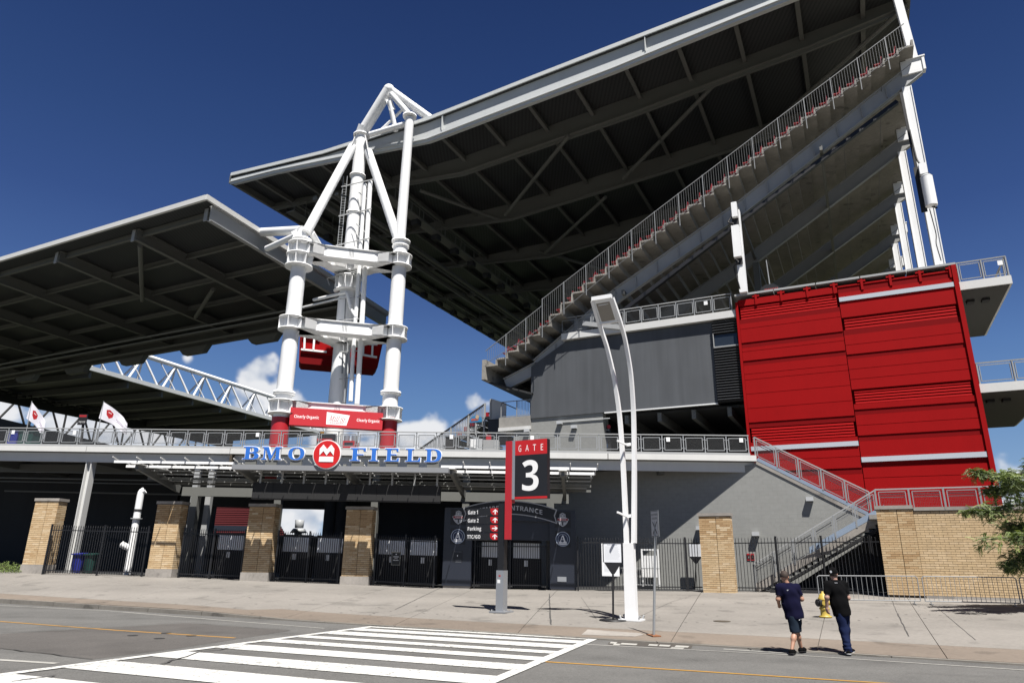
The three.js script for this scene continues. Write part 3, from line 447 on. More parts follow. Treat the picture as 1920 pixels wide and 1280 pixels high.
// ---------- behind the gates ----------
{
  const wins = [[408, 455], [531, 578], [594, 642], [711, 760], [770, 820], [903, 938], [963, 1012]];
  wins.forEach(([a, b], i) => {
    const x0 = D.pix(a, 1020, 0.9)[0], x1 = D.pix(b, 1020, 0.9)[0], t = thing('ticket_scanner_booth', ['pale fronted turnstile booth seen through the gate right of the canopy pier', 'pale fronted turnstile booth left of the pair below the display board', 'pale fronted turnstile booth right of the pair below the display board', 'pale fronted turnstile booth next to the board pier, behind the notice', 'pale fronted turnstile booth beside the left navy pillar', 'pale fronted turnstile booth behind the direction sign post', 'pale fronted turnstile booth inside the arch, next to the right navy pillar'][i], 'turnstile', D.w((x0 + x1) / 2, 0.5, 0.6), 'turnstile booths behind the gates');
    part(t, 'cabinet', D.box(x0 - 0.04, x1 + 0.04, 0.4, 1.72, 0.1, 0.86), M.blackMatt); part(t, 'front_panel', D.box(x0, x1, 1.86, 2.62, 0.84, 0.9), M.winPanel); part(t, 'sill', D.box(x0 - 0.05, x1 + 0.05, 1.73, 1.85, 0.3, 0.88), M.blackMatt); part(t, 'hood', D.box(x0 - 0.05, x1 + 0.05, 2.63, 2.75, 0.3, 0.88), M.blackMatt);
    part(t, 'card_reader', D.box((x0 + x1) / 2 - 0.12, (x0 + x1) / 2 + 0.06, 1.45, 1.75, 0.86, 0.95), M.white);
  });
  const gate = thing('gate_notice', 'small black notice with white print hung on the gate beside the navy pillar', 'notice', D.w(-19.4, 1, 2.4));
  const [nx, ny] = D.pix(742, 1047, 2.4); part(gate, 'board', D.box(nx - 0.24, nx + 0.24, ny - 0.33, ny + 0.33, 2.34, 2.38), M.black);
  part(gate, 'print', D.quad(nx - 0.23, nx + 0.23, ny - 0.32, ny + 0.32, 2.384), canvasMat(128, 180, (x, w, h) => { x.fillStyle = '#8a8a80'; x.fillRect(0, 0, w, h); x.fillStyle = '#111'; x.fillRect(7, 7, w - 14, h - 14); x.fillStyle = '#ddd'; x.beginPath(); x.arc(64, 30, 10, 0, 7); x.fill(); for (const [y, a, b] of [[56, 24, 80], [66, 24, 80], [82, 40, 48], [104, 24, 36], [104, 70, 30], [112, 24, 80]]) x.fillRect(a, y, b, 5); }));
  // concession walls and piers deep under the deck
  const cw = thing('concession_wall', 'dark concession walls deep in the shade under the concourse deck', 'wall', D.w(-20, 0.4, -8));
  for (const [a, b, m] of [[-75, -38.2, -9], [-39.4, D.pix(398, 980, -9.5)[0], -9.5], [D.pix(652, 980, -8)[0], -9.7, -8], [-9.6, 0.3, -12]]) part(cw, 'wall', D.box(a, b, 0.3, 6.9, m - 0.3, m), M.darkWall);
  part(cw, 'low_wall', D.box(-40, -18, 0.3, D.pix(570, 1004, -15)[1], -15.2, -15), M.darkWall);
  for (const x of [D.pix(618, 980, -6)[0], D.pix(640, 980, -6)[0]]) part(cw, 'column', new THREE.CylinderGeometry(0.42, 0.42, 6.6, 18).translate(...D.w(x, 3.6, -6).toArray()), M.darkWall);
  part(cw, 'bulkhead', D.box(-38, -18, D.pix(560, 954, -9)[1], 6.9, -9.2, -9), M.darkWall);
  const st = thing('standpipe', 'tall white vent pipe with a hooded top behind the open gate', 'pipe', D.w(-34.6, 0.5, 0.6));
  const [sx, sy] = D.pix(264, 925, 0.6), sb = D.pix(247, 1070, 0.6)[0];
  part(st, 'pipe', D.tube([sx - 0.02, 0.35, 0.6], [sx - 0.02, sy - 0.1, 0.6], 0.19, 0.19, 18), M.white); part(st, 'elbow', D.pipe([[sx - 0.02, sy - 0.15, 0.6], [sx, sy + 0.08, 0.58], [sx + 0.14, sy + 0.2, 0.52]], 0.188, 16, 10), M.white);
  part(st, 'band', D.tube([sx - 0.02, sy - 1.0, 0.6], [sx - 0.02, sy - 0.88, 0.6], 0.21, 0.21, 18), M.blackMatt); part(st, 'flange', D.tube([sx - 0.02, sy - 1.42, 0.6], [sx - 0.02, sy - 1.37, 0.6], 0.31, 0.31, 18), M.steel); part(st, 'side_arm', D.tube([sx - 0.05, 1.75, 0.6], [sx - 0.55, 2.0, 0.8], 0.17, 0.17, 12), M.white);
  const bin = (label, px, mat) => { const [x] = D.pix(px, 1058, 0.6), b = D.w(x, 0.36, 0.6), t = thing('wheeled_bin', label, 'bin', b, 'wheeled bins behind the open gate'), F = new Frame(b, D.ang); part(t, 'body', new THREE.CylinderGeometry(0.36, 0.28, 0.95, 4, 1).rotateY(Math.PI / 4).translate(0, 0.55, 0).applyMatrix4(F.M), mat); part(t, 'lid', F.bar([0, 1.08, -0.3], [0, 1.03, 0.34], 0.6, 0.06), mat); for (const s of [-0.2, 0.2]) part(t, 'wheel', F.tube([s - 0.03, 0.09, -0.3], [s + 0.03, 0.09, -0.3], 0.09, 0.09, 12), M.rubber); };
  bin('blue wheeled bin behind the open gate by the white post', 146, M.bin1); bin('dark green wheeled bin right of the blue bin', 169, M.bin2);
  // posters and boards behind the fence
  const poster = (label, fr, x0, x1, y0, y1, m, legs) => { const t = thing('poster_board', label, 'poster', fr.w((x0 + x1) / 2, y0, m)); part(t, 'board', fr.box(x0, x1, y0, y1, m - 0.03, m), M.white); part(t, 'print', fr.quad(x0 + 0.02, x1 - 0.02, y0 + 0.02, y1 - 0.02, m + 0.004), canvasMat(128, 200, (x, w, h) => { x.fillStyle = '#e9ebef'; x.fillRect(0, 0, w, h); x.fillStyle = '#8d929b'; x.fillRect(34, 12, 60, 4); for (let i = 0; i < 19; i++) x.fillRect(14, 30 + i * 8, (i % 5 === 4 ? 40 : 98) - hash2(i, 3) * 14, 2); })); return t; };
  { const a = D.pix(1128.5, 1050, 2.1), b = D.pix(1161, 1050, 2.1), c = D.pix(1145, 1019, 2.1), d = D.pix(1145, 1080, 2.1); poster('large white poster of small print fixed to the fence left of the lamp post', D, a[0], b[0], d[1], c[1], 2.1); }
  { const a = S.pix(1203, 1060, 1.8), b = S.pix(1236, 1060, 1.8), c = S.pix(1220, 1029, 1.8), d = S.pix(1220, 1100, 1.8), t = thing('notice_easel', 'white framed panel leaning behind the fence right of the lamp post', 'panel', S.w(a[0], d[1], 1.8)); part(t, 'frame', [S.box(a[0], b[0], c[1] - 0.08, c[1], 1.72, 1.8), S.box(b[0] - 0.08, b[0], d[1], c[1] - 0.081, 1.72, 1.8), S.box(a[0], a[0] + 0.08, d[1], c[1] - 0.081, 1.72, 1.8)], M.white); part(t, 'sheet', S.box(a[0] + 0.081, b[0] - 0.081, d[1] + 0.5, c[1] - 0.35, 1.74, 1.78), M.white); }
  const cart = thing('barrier_stack', 'stack of dark folded crowd barriers behind the fence by the lamp post', 'barriers', S.w(-4, 0.5, 2.4));
  { const a = S.pix(1165, 1090, 2.3)[0], b = S.pix(1236, 1090, 2.3)[0]; for (let k = 0; k < 4; k++) part(cart, 'barrier', [S.bar([a, 1.6, 2.0 + k * 0.1], [b, 1.6, 2.0 + k * 0.1], 0.04, 0.04), S.bar([a, 0.75, 2.0 + k * 0.1], [b, 0.75, 2.0 + k * 0.1], 0.04, 0.04), ...Array.from({ length: 15 }, (_, i) => S.bar([lerp(a, b, (i + 0.2 * k) / 15), 0.75, 2.0 + k * 0.1], [lerp(a, b, (i + 0.2 * k) / 15), 1.6, 2.0 + k * 0.1], 0.016, 0.016))], M.steel); }
  const vs = thing('roof_vent', 'stainless kitchen vent stack seen through the gate below the display board', 'vent', D.w(-27, 2, -16));
  { const [x, y] = D.pix(560, 993, -20); part(vs, 'cowl', lathe([[0.001, 0.1], [0.47, 0.1], [0.56, 0.0], [0.7, -0.25], [0.3, -0.25], [0.3, -3.2]].map(([a, b]) => [a, b])).translate(...D.w(x, y, -20).toArray()), M.ventSteel); part(vs, 'cap', lathe([[0.001, 0.8], [0.38, 0.8], [0.36, 0.15], [0.001, 0.15]]).translate(...D.w(x, y, -20).toArray()), M.ventSteel); }
}
// ---------- red stair tower ----------
{
  const t = thing('stair_tower', 'big red clad stair tower with louvres and pale strips at the end of the grandstand', 'building', S.w(5.7, 0.5, 0));
  part(t, 'core', S.box(0.02, 11.38, 0.4, 17.0, -9, -0.06), M.redDark); part(t, 'backing', S.box(0.02, 11.38, 16.95, 17.3, -9, -0.7), M.blackMatt);
  part(t, 'corner_post', S.box(11.2, 11.42, 0.4, 17.3, -0.05, 0.24), M.red); part(t, 'corner_post', S.box(0, 0.14, 0.4, 16.9, -0.05, 0.2), M.red);
  for (const [a, b] of [[0, 2.2], [2.25, 4.5], [4.55, 6.8], [6.85, 9.1], [9.15, 11.42]]) part(t, 'coping', S.box(a, b, 17.3, 17.42, -0.7, 0.22), M.steel);
  for (let e = 1.2; e < 11.2; e += 1.42) part(t, 'coping_bracket', [S.box(e - 0.06, e + 0.06, 16.62, 17.29, -0.05, 0.2), S.box(e - 0.2, e + 0.2, 17.1, 17.2, -0.05, 0.19)], M.red);
  const col = (x0, x1, rows) => { for (const [k, y0, y1] of rows) {
    if (k === 'p') part(t, 'cladding_panel', S.box(x0, x1, y0 + 0.012, y1 - 0.012, -0.055, 0.15), M.red);
    else if (k === 'l') { const b = part(t, 'louvre', S.box(x0 + 0.1, x1 - 0.1, y0, y1, -0.055, 0.03), M.red); const n = Math.round((y1 - y0) / 0.16), h = (y1 - y0) / n; for (let i = 0; i < n; i++) part(b, 'slat', S.bar([(x0 + x1) / 2, y0 + i * h + 0.01, 0.1], [(x0 + x1) / 2, y0 + (i + 1) * h - 0.01, 0.065], x1 - x0 - 0.2, 0.03), M.red); }
    else if (k === 'w') part(t, 'pale_strip', S.box(x0, x1, y0, y1, -0.055, 0.21), M.stripLight);
    else if (k === 'r') part(t, 'recess', S.box(x0, x1, y0, y1, -0.055, 0.11), M.redShadeBand);  // shade of the recessed bands is put into this darker red
  } };
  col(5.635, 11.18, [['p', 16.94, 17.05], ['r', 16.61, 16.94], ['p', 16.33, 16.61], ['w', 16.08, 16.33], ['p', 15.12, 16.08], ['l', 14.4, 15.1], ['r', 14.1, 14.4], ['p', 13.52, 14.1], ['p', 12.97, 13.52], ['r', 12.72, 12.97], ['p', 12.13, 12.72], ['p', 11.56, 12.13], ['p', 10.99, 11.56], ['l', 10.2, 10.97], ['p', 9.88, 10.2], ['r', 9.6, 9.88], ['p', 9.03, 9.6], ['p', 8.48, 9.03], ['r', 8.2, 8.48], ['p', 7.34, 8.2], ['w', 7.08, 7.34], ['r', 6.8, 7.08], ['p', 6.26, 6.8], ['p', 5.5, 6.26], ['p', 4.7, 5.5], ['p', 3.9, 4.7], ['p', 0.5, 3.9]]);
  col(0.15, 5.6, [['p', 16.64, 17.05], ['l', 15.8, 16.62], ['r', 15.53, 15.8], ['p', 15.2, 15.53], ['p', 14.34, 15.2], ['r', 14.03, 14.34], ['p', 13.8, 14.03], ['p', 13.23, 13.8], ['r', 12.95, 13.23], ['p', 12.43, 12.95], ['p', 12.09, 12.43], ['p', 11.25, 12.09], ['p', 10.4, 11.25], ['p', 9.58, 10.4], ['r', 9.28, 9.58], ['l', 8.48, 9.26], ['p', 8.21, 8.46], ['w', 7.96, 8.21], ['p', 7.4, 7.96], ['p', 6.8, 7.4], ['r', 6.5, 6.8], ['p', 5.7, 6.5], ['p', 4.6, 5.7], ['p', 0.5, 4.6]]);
  // balconies on the far corner
  for (const [y, d, x1] of [[16.0, atY(1847, 629, 15.9), 13.75], [10.42, atY(1868, 800, 10.35), 14.6]]) {
    const n = clamp(-S.loc(d)[2], 3, 12), b = part(t, 'balcony', S.box(11.43, x1, y - 0.1, y + 0.35, -n, 0.0), M.whiteFascia);
    part(b, 'soffit', S.box(11.45, x1 - 0.12, y - 0.14, y - 0.105, -n + 0.1, -0.12), M.balconySoffit); part(b, 'soffit_light', [S.box(11.9, 12.25, y - 0.28, y - 0.145, -2.2, -1.7), S.box(12.6, 12.95, y - 0.28, y - 0.145, -2.2, -1.7)], M.blackMatt);
    part(b, 'balcony_rail', [S.bar([11.45, y + 1.45, -0.08], [x1 - 0.05, y + 1.45, -0.08], 0.07, 0.06), S.bar([x1 - 0.08, y + 1.45, -0.08], [x1 - 0.08, y + 1.45, -n + 0.1], 0.07, 0.06), S.bar([x1 - 0.08, y + 0.5, -0.08], [x1 - 0.08, y + 0.5, -n + 0.1], 0.04, 0.04), ...[0, 0.5, 1].map(u => S.bar([lerp(11.5, x1 - 0.08, u), y + 0.3, -0.08], [lerp(11.5, x1 - 0.08, u), y + 1.45, -0.08], 0.07, 0.07)), ...Array.from({ length: 8 }, (_, i) => S.bar([x1 - 0.08, y + 0.35, -0.9 - i * (n - 1) / 8], [x1 - 0.08, y + 1.45, -0.9 - i * (n - 1) / 8], 0.06, 0.06)), ...[0, 1].flatMap(k => { const a = lerp(11.5, x1 - 0.08, k / 2) + 0.1, c = lerp(11.5, x1 - 0.08, (k + 1) / 2) - 0.1; return [S.bar([a, y + 0.5, -0.08], [c, y + 0.5, -0.08], 0.04, 0.04), S.bar([a, y + 1.32, -0.08], [c, y + 1.32, -0.08], 0.04, 0.04), S.bar([a, y + 0.5, -0.08], [a, y + 1.32, -0.08], 0.04, 0.04), S.bar([c, y + 0.5, -0.08], [c, y + 1.32, -0.08], 0.04, 0.04)]; })], M.galv);
    part(b, 'notice', S.box(x1 - 0.45, x1 - 0.22, y + 1.0, y + 1.25, -0.07, -0.05), M.white);
  }
}
// ---------- grandstand ----------
const nose = polyline([[-17, 14.5], [-16.67, 14.67], [-15.56, 15.23], [-14.79, 15.63], [-14.02, 16.07], [-13.26, 16.53], [-12.43, 17.1], [-11.28, 18.2], [-9.79, 19.34], [-8.96, 19.78], [-6.6, 21.14], [-4.25, 22.48], [-1.21, 24.27], [1.87, 26.11], [4.86, 27.94], [11.6, 31.6]]);
const TREADS = []; for (let i = 0; i < 35; i++) TREADS.push([-16.67 + i * 0.8, nose(-16.67 + i * 0.8 + 0.05)]);
{
  const t = thing('grandstand', 'tall grandstand with concrete seating steps on steel rakers above a grey end wall', 'grandstand', S.w(-3, 0.5, -4)), LEN = -62;
  TREADS.forEach(([e, y], i) => {
    const nx = TREADS[i + 1] ?? [e + 0.8, y + 0.46];
    part(t, 'seating_step', [S.box(e, e + 0.86, y - 0.11, y, LEN, 0.9), S.box(e + 0.74, e + 0.86, y + 0.001, nx[1] - 0.112, LEN, 0.9)], M.soffit);
    if (i > 0 && i < 34) for (let k = 0; k < 2; k++) { const m = 0.4 - k * 0.5; part(t, 'seat', [S.box(e + 0.32, e + 0.7, y + 0.36, y + 0.41, m - 0.21, m + 0.21), S.bar([e + 0.66, y + 0.42, m], [e + 0.76, y + 0.86, m], 0.42, 0.05), S.box(e + 0.6, e + 0.7, y + 0.001, y + 0.36, m - 0.04, m + 0.04)], M.seatRed); }
  });
  // raker frames, one behind another
  for (let k = 0; k < 7; k++) {
    const m = k ? -8 * k : -0.45, prof = k ? [[-13.6, 14.0], [-7.5, 18.35], [0.6, 22.75], [11.5, 29.6]] : [[-13.4, 14.15], [-7.5, 18.4], [0.6, 22.8], [11.5, 29.75]];
    const rk = []; for (let i = 1; i < prof.length; i++) { const a = prof[i - 1], b = prof[i]; rk.push(...ibeam(S.w(a[0], a[1] + 0.48, m), S.w(b[0], b[1] + 0.48, m), 0.95, 0.34, 0.05, 0.06)); }
    rk.push(...ibeam(S.w(-15.8, 13.55, m), S.w(-13.3, 14.5, m), 0.85, 0.34, 0.05, 0.06));
    if (!k) { for (let e = -12; e < 11; e += 1.45) { const y = polyline(prof)(e); rk.push(S.box(e - 0.02, e + 0.02, y + 0.1, y + 0.85, m - 0.16, m + 0.16)); } }
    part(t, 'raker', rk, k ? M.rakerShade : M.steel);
    if (k < 5) { part(t, 'column', ibeam(S.w(10.8, k ? 13 : 17.42, m), S.w(10.8, 29.1, m), 0.5, 0.5, 0.05, 0.4, S.ax), M.white); if (k) part(t, 'column', ibeam(S.w(0.6, 8, m), S.w(0.6, 22.7, m), 0.42, 0.42, 0.05, 0.35, S.ax), M.underSteel);
      part(t, 'raker_end', [S.box(10.7, 11.9, 29.95, 30.9, m - 0.16, m + 0.16), S.box(11.0, 12.0, 30.9, 30.98, m - 0.25, m + 0.25), S.box(11.82, 11.95, 30.0, 30.9, m - 0.22, m + 0.22)], M.white); part(t, 'roof_column', S.bar([11.45, 30.98, m], [11.15, 36.8, m], 0.42, 0.42), M.white); }
  }
  part(t, 'column', S.box(0.34, 0.78, 17.42, 22.9, 0.06, 0.46), M.white, 'white column carrying two antennas in front of the dark seating soffit');
  for (const [e, y] of [[0.6, 22.9], [5.8, 25.9], [-7, 18.6]]) part(t, 'link_beam', S.bar([e, y + 0.2, 0.1], [e, y + 0.2, -56], 0.18, 0.3), M.underSteel);
  for (const e of [-11, -6.5, -3.5, 2.8, 7.2, 9.5]) part(t, 'stay_rod', S.tube([e, nose(e) - 1.15, 0], [e, nose(e) - 1.15, -40], 0.02, 0.02, 5), M.underSteel);
  part(t, 'cable_tray', S.bar([-9.5, 16.2, -0.4], [10.2, 28.3, -0.4], 0.3, 0.24), M.black); part(t, 'cable_tray', S.bar([10.42, 28.6, 0.0], [10.5, 23.5, 0.0], 0.14, 0.14), M.black);
  // end walls
  part(t, 'grey_end_panel', S.prism([[-13.77, 10.97], [-1.56, 10.97], [-1.56, 16.02], [-11.2, 16.02], [-13.77, 14.55]], -1.4, -0.25), M.panel);
  part(t, 'panel_trim', S.box(-8.6, -1.56, 10.9, 10.965, -0.4, -0.2), M.white);
  part(t, 'walkway_edge', S.box(-11.4, -0.05, 16.08, 16.52, -0.9, 0.05), M.whiteFascia);
  part(t, 'walkway', S.box(-11.4, -0.05, 16.03, 16.3, -14, -0.9), M.soffit);
  part(t, 'rear_wall', [S.box(-9.6, 0, 16.31, 19.6, -12.2, -12), S.box(-14, 11, 5, 16, -14.5, -14.2)], M.darkWall);
  const lv = part(t, 'louvre_wall', S.box(-1.53, -0.03, 11.0, 16.02, -0.5, -0.18), M.blackMatt); for (let i = 0; i < 30; i++) { const y = 11.1 + i * 0.165; if (y > 14.35 && y < 15.2) continue; part(lv, 'slat', S.bar([-0.78, y, -0.02], [-0.78, y + 0.09, -0.16], 1.46, 0.03), M.louvre); }
  const wn = part(t, 'window', S.box(-1.45, -0.1, 14.38, 15.1, -0.17, -0.12), M.glass); part(wn, 'jamb', S.box(-1.5, -1.46, 14.3, 15.2, -0.18, -0.02), M.steel); part(wn, 'sill', S.box(-1.46, -0.05, 14.3, 14.37, -0.18, -0.02), M.steel);
  part(t, 'front_edge', [S.box(-17.15, -17.0, 13.75, 15.0, LEN, 0.6)], M.black); part(t, 'front_parapet', S.box(-16.98, -16.7, 13.7, 15.1, LEN, 0.9), M.soffit);
  part(t, 'front_soffit', S.bar([-16.9, 13.7, -30], [-13.6, 12.6, -30], 60, 0.12), M.darkWall);
  part(t, 'light_beam', S.bar([-7.0, 16.3, 0.1], [-9.8, 17.0, 0.1], 0.2, 0.3), M.steel);
  // lower concourse block
  part(t, 'lower_block_wall', S.prism([[-15.1, 6.3], [-8.75, 6.3], [-8.75, 10.98], [-15.1, 10.98]], -1.4, -0.35), M.block);
  part(t, 'lower_ledge', [S.box(-16.2, -13.8, 10.25, 10.48, -3, -0.2)], M.whiteFascia); part(t, 'lower_ledge_wall', S.box(-16.2, -13.8, 10.48, 11.2, -3, -0.3), M.concrete);
  part(t, 'lower_ceiling', [S.box(-8.7, 0, 10.75, 10.9, -14, -0.9)], M.darkWall); for (let k = 0; k < 4; k++) part(t, 'ceiling_beam', S.box(-7.4 + k * 2.1, -7.15 + k * 2.1, 10.2, 10.74, -14, -0.6), M.underSteel);
  part(t, 'back_wall', S.box(-8.7, 0.0, 6.3, 10.7, -11, -10.7), M.darkWall);
  part(t, 'block_under_deck', S.prism([[-12.5, 0.4], [6.3, 0.4], [6.3, 3.9], [5.35, 4.45], [0.55, 7.28], [0.3, 7.05], [-12.5, 7.05]], 0.9, 1.3), M.block, 'large plain grey block wall beside the stairs');
  part(t, 'side_block_wall', S.box(-12.4, -12.1, 0.4, 7.0, -8, 0.9), M.darkWall);
}
{
  const rail = (name, label, pts, low, x0, x1, posts) => {
    const t = thing(name, label, 'railing', S.w((x0 + x1) / 2, low((x0 + x1) / 2), 0.75), 'railings down the side of the grandstand steps'), hi = polyline(pts), m = 0.95;
    for (let i = 1; i < pts.length; i++) { part(t, 'handrail', S.bar([pts[i - 1][0], pts[i - 1][1], m], [pts[i][0], pts[i][1], m], 0.045, 0.045), M.railGrey); part(t, 'bottom_rail', S.bar([pts[i - 1][0], low(pts[i - 1][0]), m], [pts[i][0], low(pts[i][0]), m], 0.025, 0.025), M.railGrey); }
    const g = new THREE.BoxGeometry(0.013, 1, 0.013), n = Math.floor((x1 - x0) / 0.15);
    for (let i = 1; i < n; i++) { const e = lerp(x0, x1, i / n), a = low(e), b = hi(e), k = piece(t, 'baluster', g, M.railGrey, S.w(e, (a + b) / 2, m), -S.ang); k.scale.y = b - a; }
    for (const e of posts) part(t, 'post', S.box(e - 0.02, e + 0.02, low(e) - 0.75, hi(e) + 0.02, m + 0.03, m + 0.07), M.galv);
  };
  const ps = []; for (let e = -10.8; e < 11; e += 1.6) ps.push(e);
  rail('step_railing', 'long grey picket railing climbing the upper flight of grandstand steps', [[-12.4, 18.85], [-4.04, 23.85], [5.92, 29.65], [11.1, 32.6]], e => nose(e) - 0.3, -12.4, 11.1, [-12.38, ...ps]);
  rail('step_railing', 'short grey picket railing at the foot of the grandstand steps', [[-16.7, 15.7], [-12.46, 18.35]], e => nose(e) - 0.25 - 0.35 * sstep(-16.6, -15.8, e) + 0.35, -16.7, -12.46, [-15.1, -13.6]);
  const w = thing('walkway_railing', 'grey mesh railing on the walkway above the grey end panel', 'railing', S.w(-5.5, 16.5, 0));
  for (let i = 0; i < 10; i++) {
    const a = -0.25 - i * 1.12, b = a - 1.12, bars = [S.bar([a - 0.1, 16.68, 0], [b + 0.1, 16.68, 0], 0.04, 0.04), S.bar([a - 0.1, 17.42, 0], [b + 0.1, 17.42, 0], 0.04, 0.04), S.bar([a - 0.1, 16.68, 0], [a - 0.1, 17.42, 0], 0.04, 0.04), S.bar([b + 0.1, 16.68, 0], [b + 0.1, 17.42, 0], 0.04, 0.04)];
    const p = part(w, 'panel', bars, M.galv); part(w, 'post', S.box(a - 0.03, a + 0.03, 16.53, 17.56, -0.03, 0.03), M.galv);
    const mm = []; for (let x = b + 0.15; x < a - 0.1; x += 0.06) mm.push(S.box(x, x + 0.006, 16.7, 17.4, -0.004, 0.002)); part(p, 'mesh_infill', mm, M.mesh); if (i === 1) part(p, 'notice', S.box(a - 0.5, a - 0.28, 17.1, 17.35, 0.02, 0.03), M.white);
  }
  part(w, 'top_rail', S.bar([-11.5, 17.6, 0], [-0.2, 17.6, 0], 0.07, 0.05), M.steel);
  const l = thing('ledge_railing', 'small grey picket railing on the concrete ledge left of the end panel', 'railing', S.w(-15, 11.2, -0.4));
  part(l, 'frame', [S.bar([-16.1, 12.3, -0.4], [-13.8, 12.3, -0.4], 0.05, 0.05), S.bar([-16.1, 11.28, -0.4], [-13.8, 11.28, -0.4], 0.04, 0.04), ...[-16.1, -14.9, -13.85].map(e => S.box(e - 0.03, e + 0.03, 11.2, 12.3, -0.43, -0.37)), S.bar([-16.1, 12.3, -0.45], [-16.1, 12.3, -2.9], 0.05, 0.05)], M.galv); part(l, 'picket', Array.from({ length: 9 }, (_, i) => S.box(-14.8 + i * 0.11, -14.78 + i * 0.11, 11.29, 12.28, -0.41, -0.39)), M.galv);
}
// ---------- antennas ----------
{
  const ant = (label, e, items) => { const t = thing('cell_antenna', label, 'antenna', S.w(e, 18, 0.5), 'antennas on the stand columns'); for (const [n, g, m] of items) part(t, n, g, m); };
  ant('two boxy white antennas with black cables on the column above the tower left end', 0.55, [['antenna_box', S.box(0.25, 0.7, 19.6, 21.7, 0.52, 0.85), M.white], ['radio_box', S.box(0.36, 0.68, 22.3, 23.3, 0.52, 0.8), M.white], ['mount', S.box(0.3, 0.7, 19.2, 22.9, 0.49, 0.52), M.cable], ['cable', [S.pipe([[0.3, 22.4, 0.65], [0.1, 22.0, 0.75], [0.4, 21.8, 0.85], [0.2, 21.6, 0.7]], 0.05), S.pipe([[0.3, 19.5, 0.7], [0.5, 19.2, 0.9], [0.2, 19.0, 0.7], [0.4, 17.6, 0.55]], 0.04)], M.cable]]);
  const q = (x, y) => S.pix(x, y, 0.6), dc = q(1744, 386), dt = q(1741, 331), r0 = q(1733, 330), r1 = q(1732, 307);
  ant('white drum antenna and radio box with black cables on the outer rear column', 11.1, [['drum', new THREE.CylinderGeometry(0.3, 0.3, dt[1] - dc[1], 24).translate(...S.w((dc[0] + dt[0]) / 2, (dc[1] + dt[1]) / 2, 0.6).toArray()), M.white], ['drum_cap', new THREE.CylinderGeometry(0.25, 0.31, 0.07, 24).translate(...S.w((dc[0] + dt[0]) / 2, dt[1] + 0.04, 0.6).toArray()), M.greyBox], ['radio_box', S.box(r0[0] - 0.17, r0[0] + 0.2, r0[1] + 0.1, r1[1], 0.45, 0.75), M.white], ['mount', S.box(r0[0] - 0.4, r0[0] - 0.1, dc[1] - 0.2, r1[1], 0.34, 0.4), M.cable], ['cable', [S.pipe([[10.5, r1[1] + 2.6, 0.1], [10.55, r1[1] + 0.6, 0.3], [10.75, r1[1] - 0.2, 0.5], [11.0, r0[1], 0.5], [10.75, dt[1] - 0.2, 0.45], [10.95, dc[1] + 0.6, 0.5], [10.8, dc[1] + 0.1, 0.45], [11.05, dc[1] - 0.15, 0.5]], 0.05, 8, 40), S.pipe([[10.7, dc[1] - 0.1, 0.45], [10.8, 19.2, 0.3], [10.72, 18.6, 0.3], [10.8, 17.6, 0.28]], 0.025)], M.cable]]);
  const sp = thing('speaker_sign', 'small round topped dark sign with red lettering on the tower coping', 'sign', S.w(1.9, 17.43, -0.4)); part(sp, 'board', S.prism([[1.45, 17.44], [2.5, 17.44], [2.5, 17.8], [2.2, 18.0], [1.75, 18.0], [1.45, 17.8]], -0.5, -0.4), M.black); part(sp, 'lettering', S.quad(1.65, 2.5, 17.55, 17.78, -0.395), canvasMat(128, 32, x => { x.fillStyle = '#0b0b0d'; x.fillRect(0, 0, 128, 32); x.fillStyle = '#a3232c'; for (let i = 0; i < 8; i++) x.fillRect(6 + i * 15, 8, 9, 16); })); part(sp, 'mast', S.tube([2.0, 18.0, -0.45], [1.95, 19.6, -0.45], 0.04, 0.03, 8), M.galv);
}
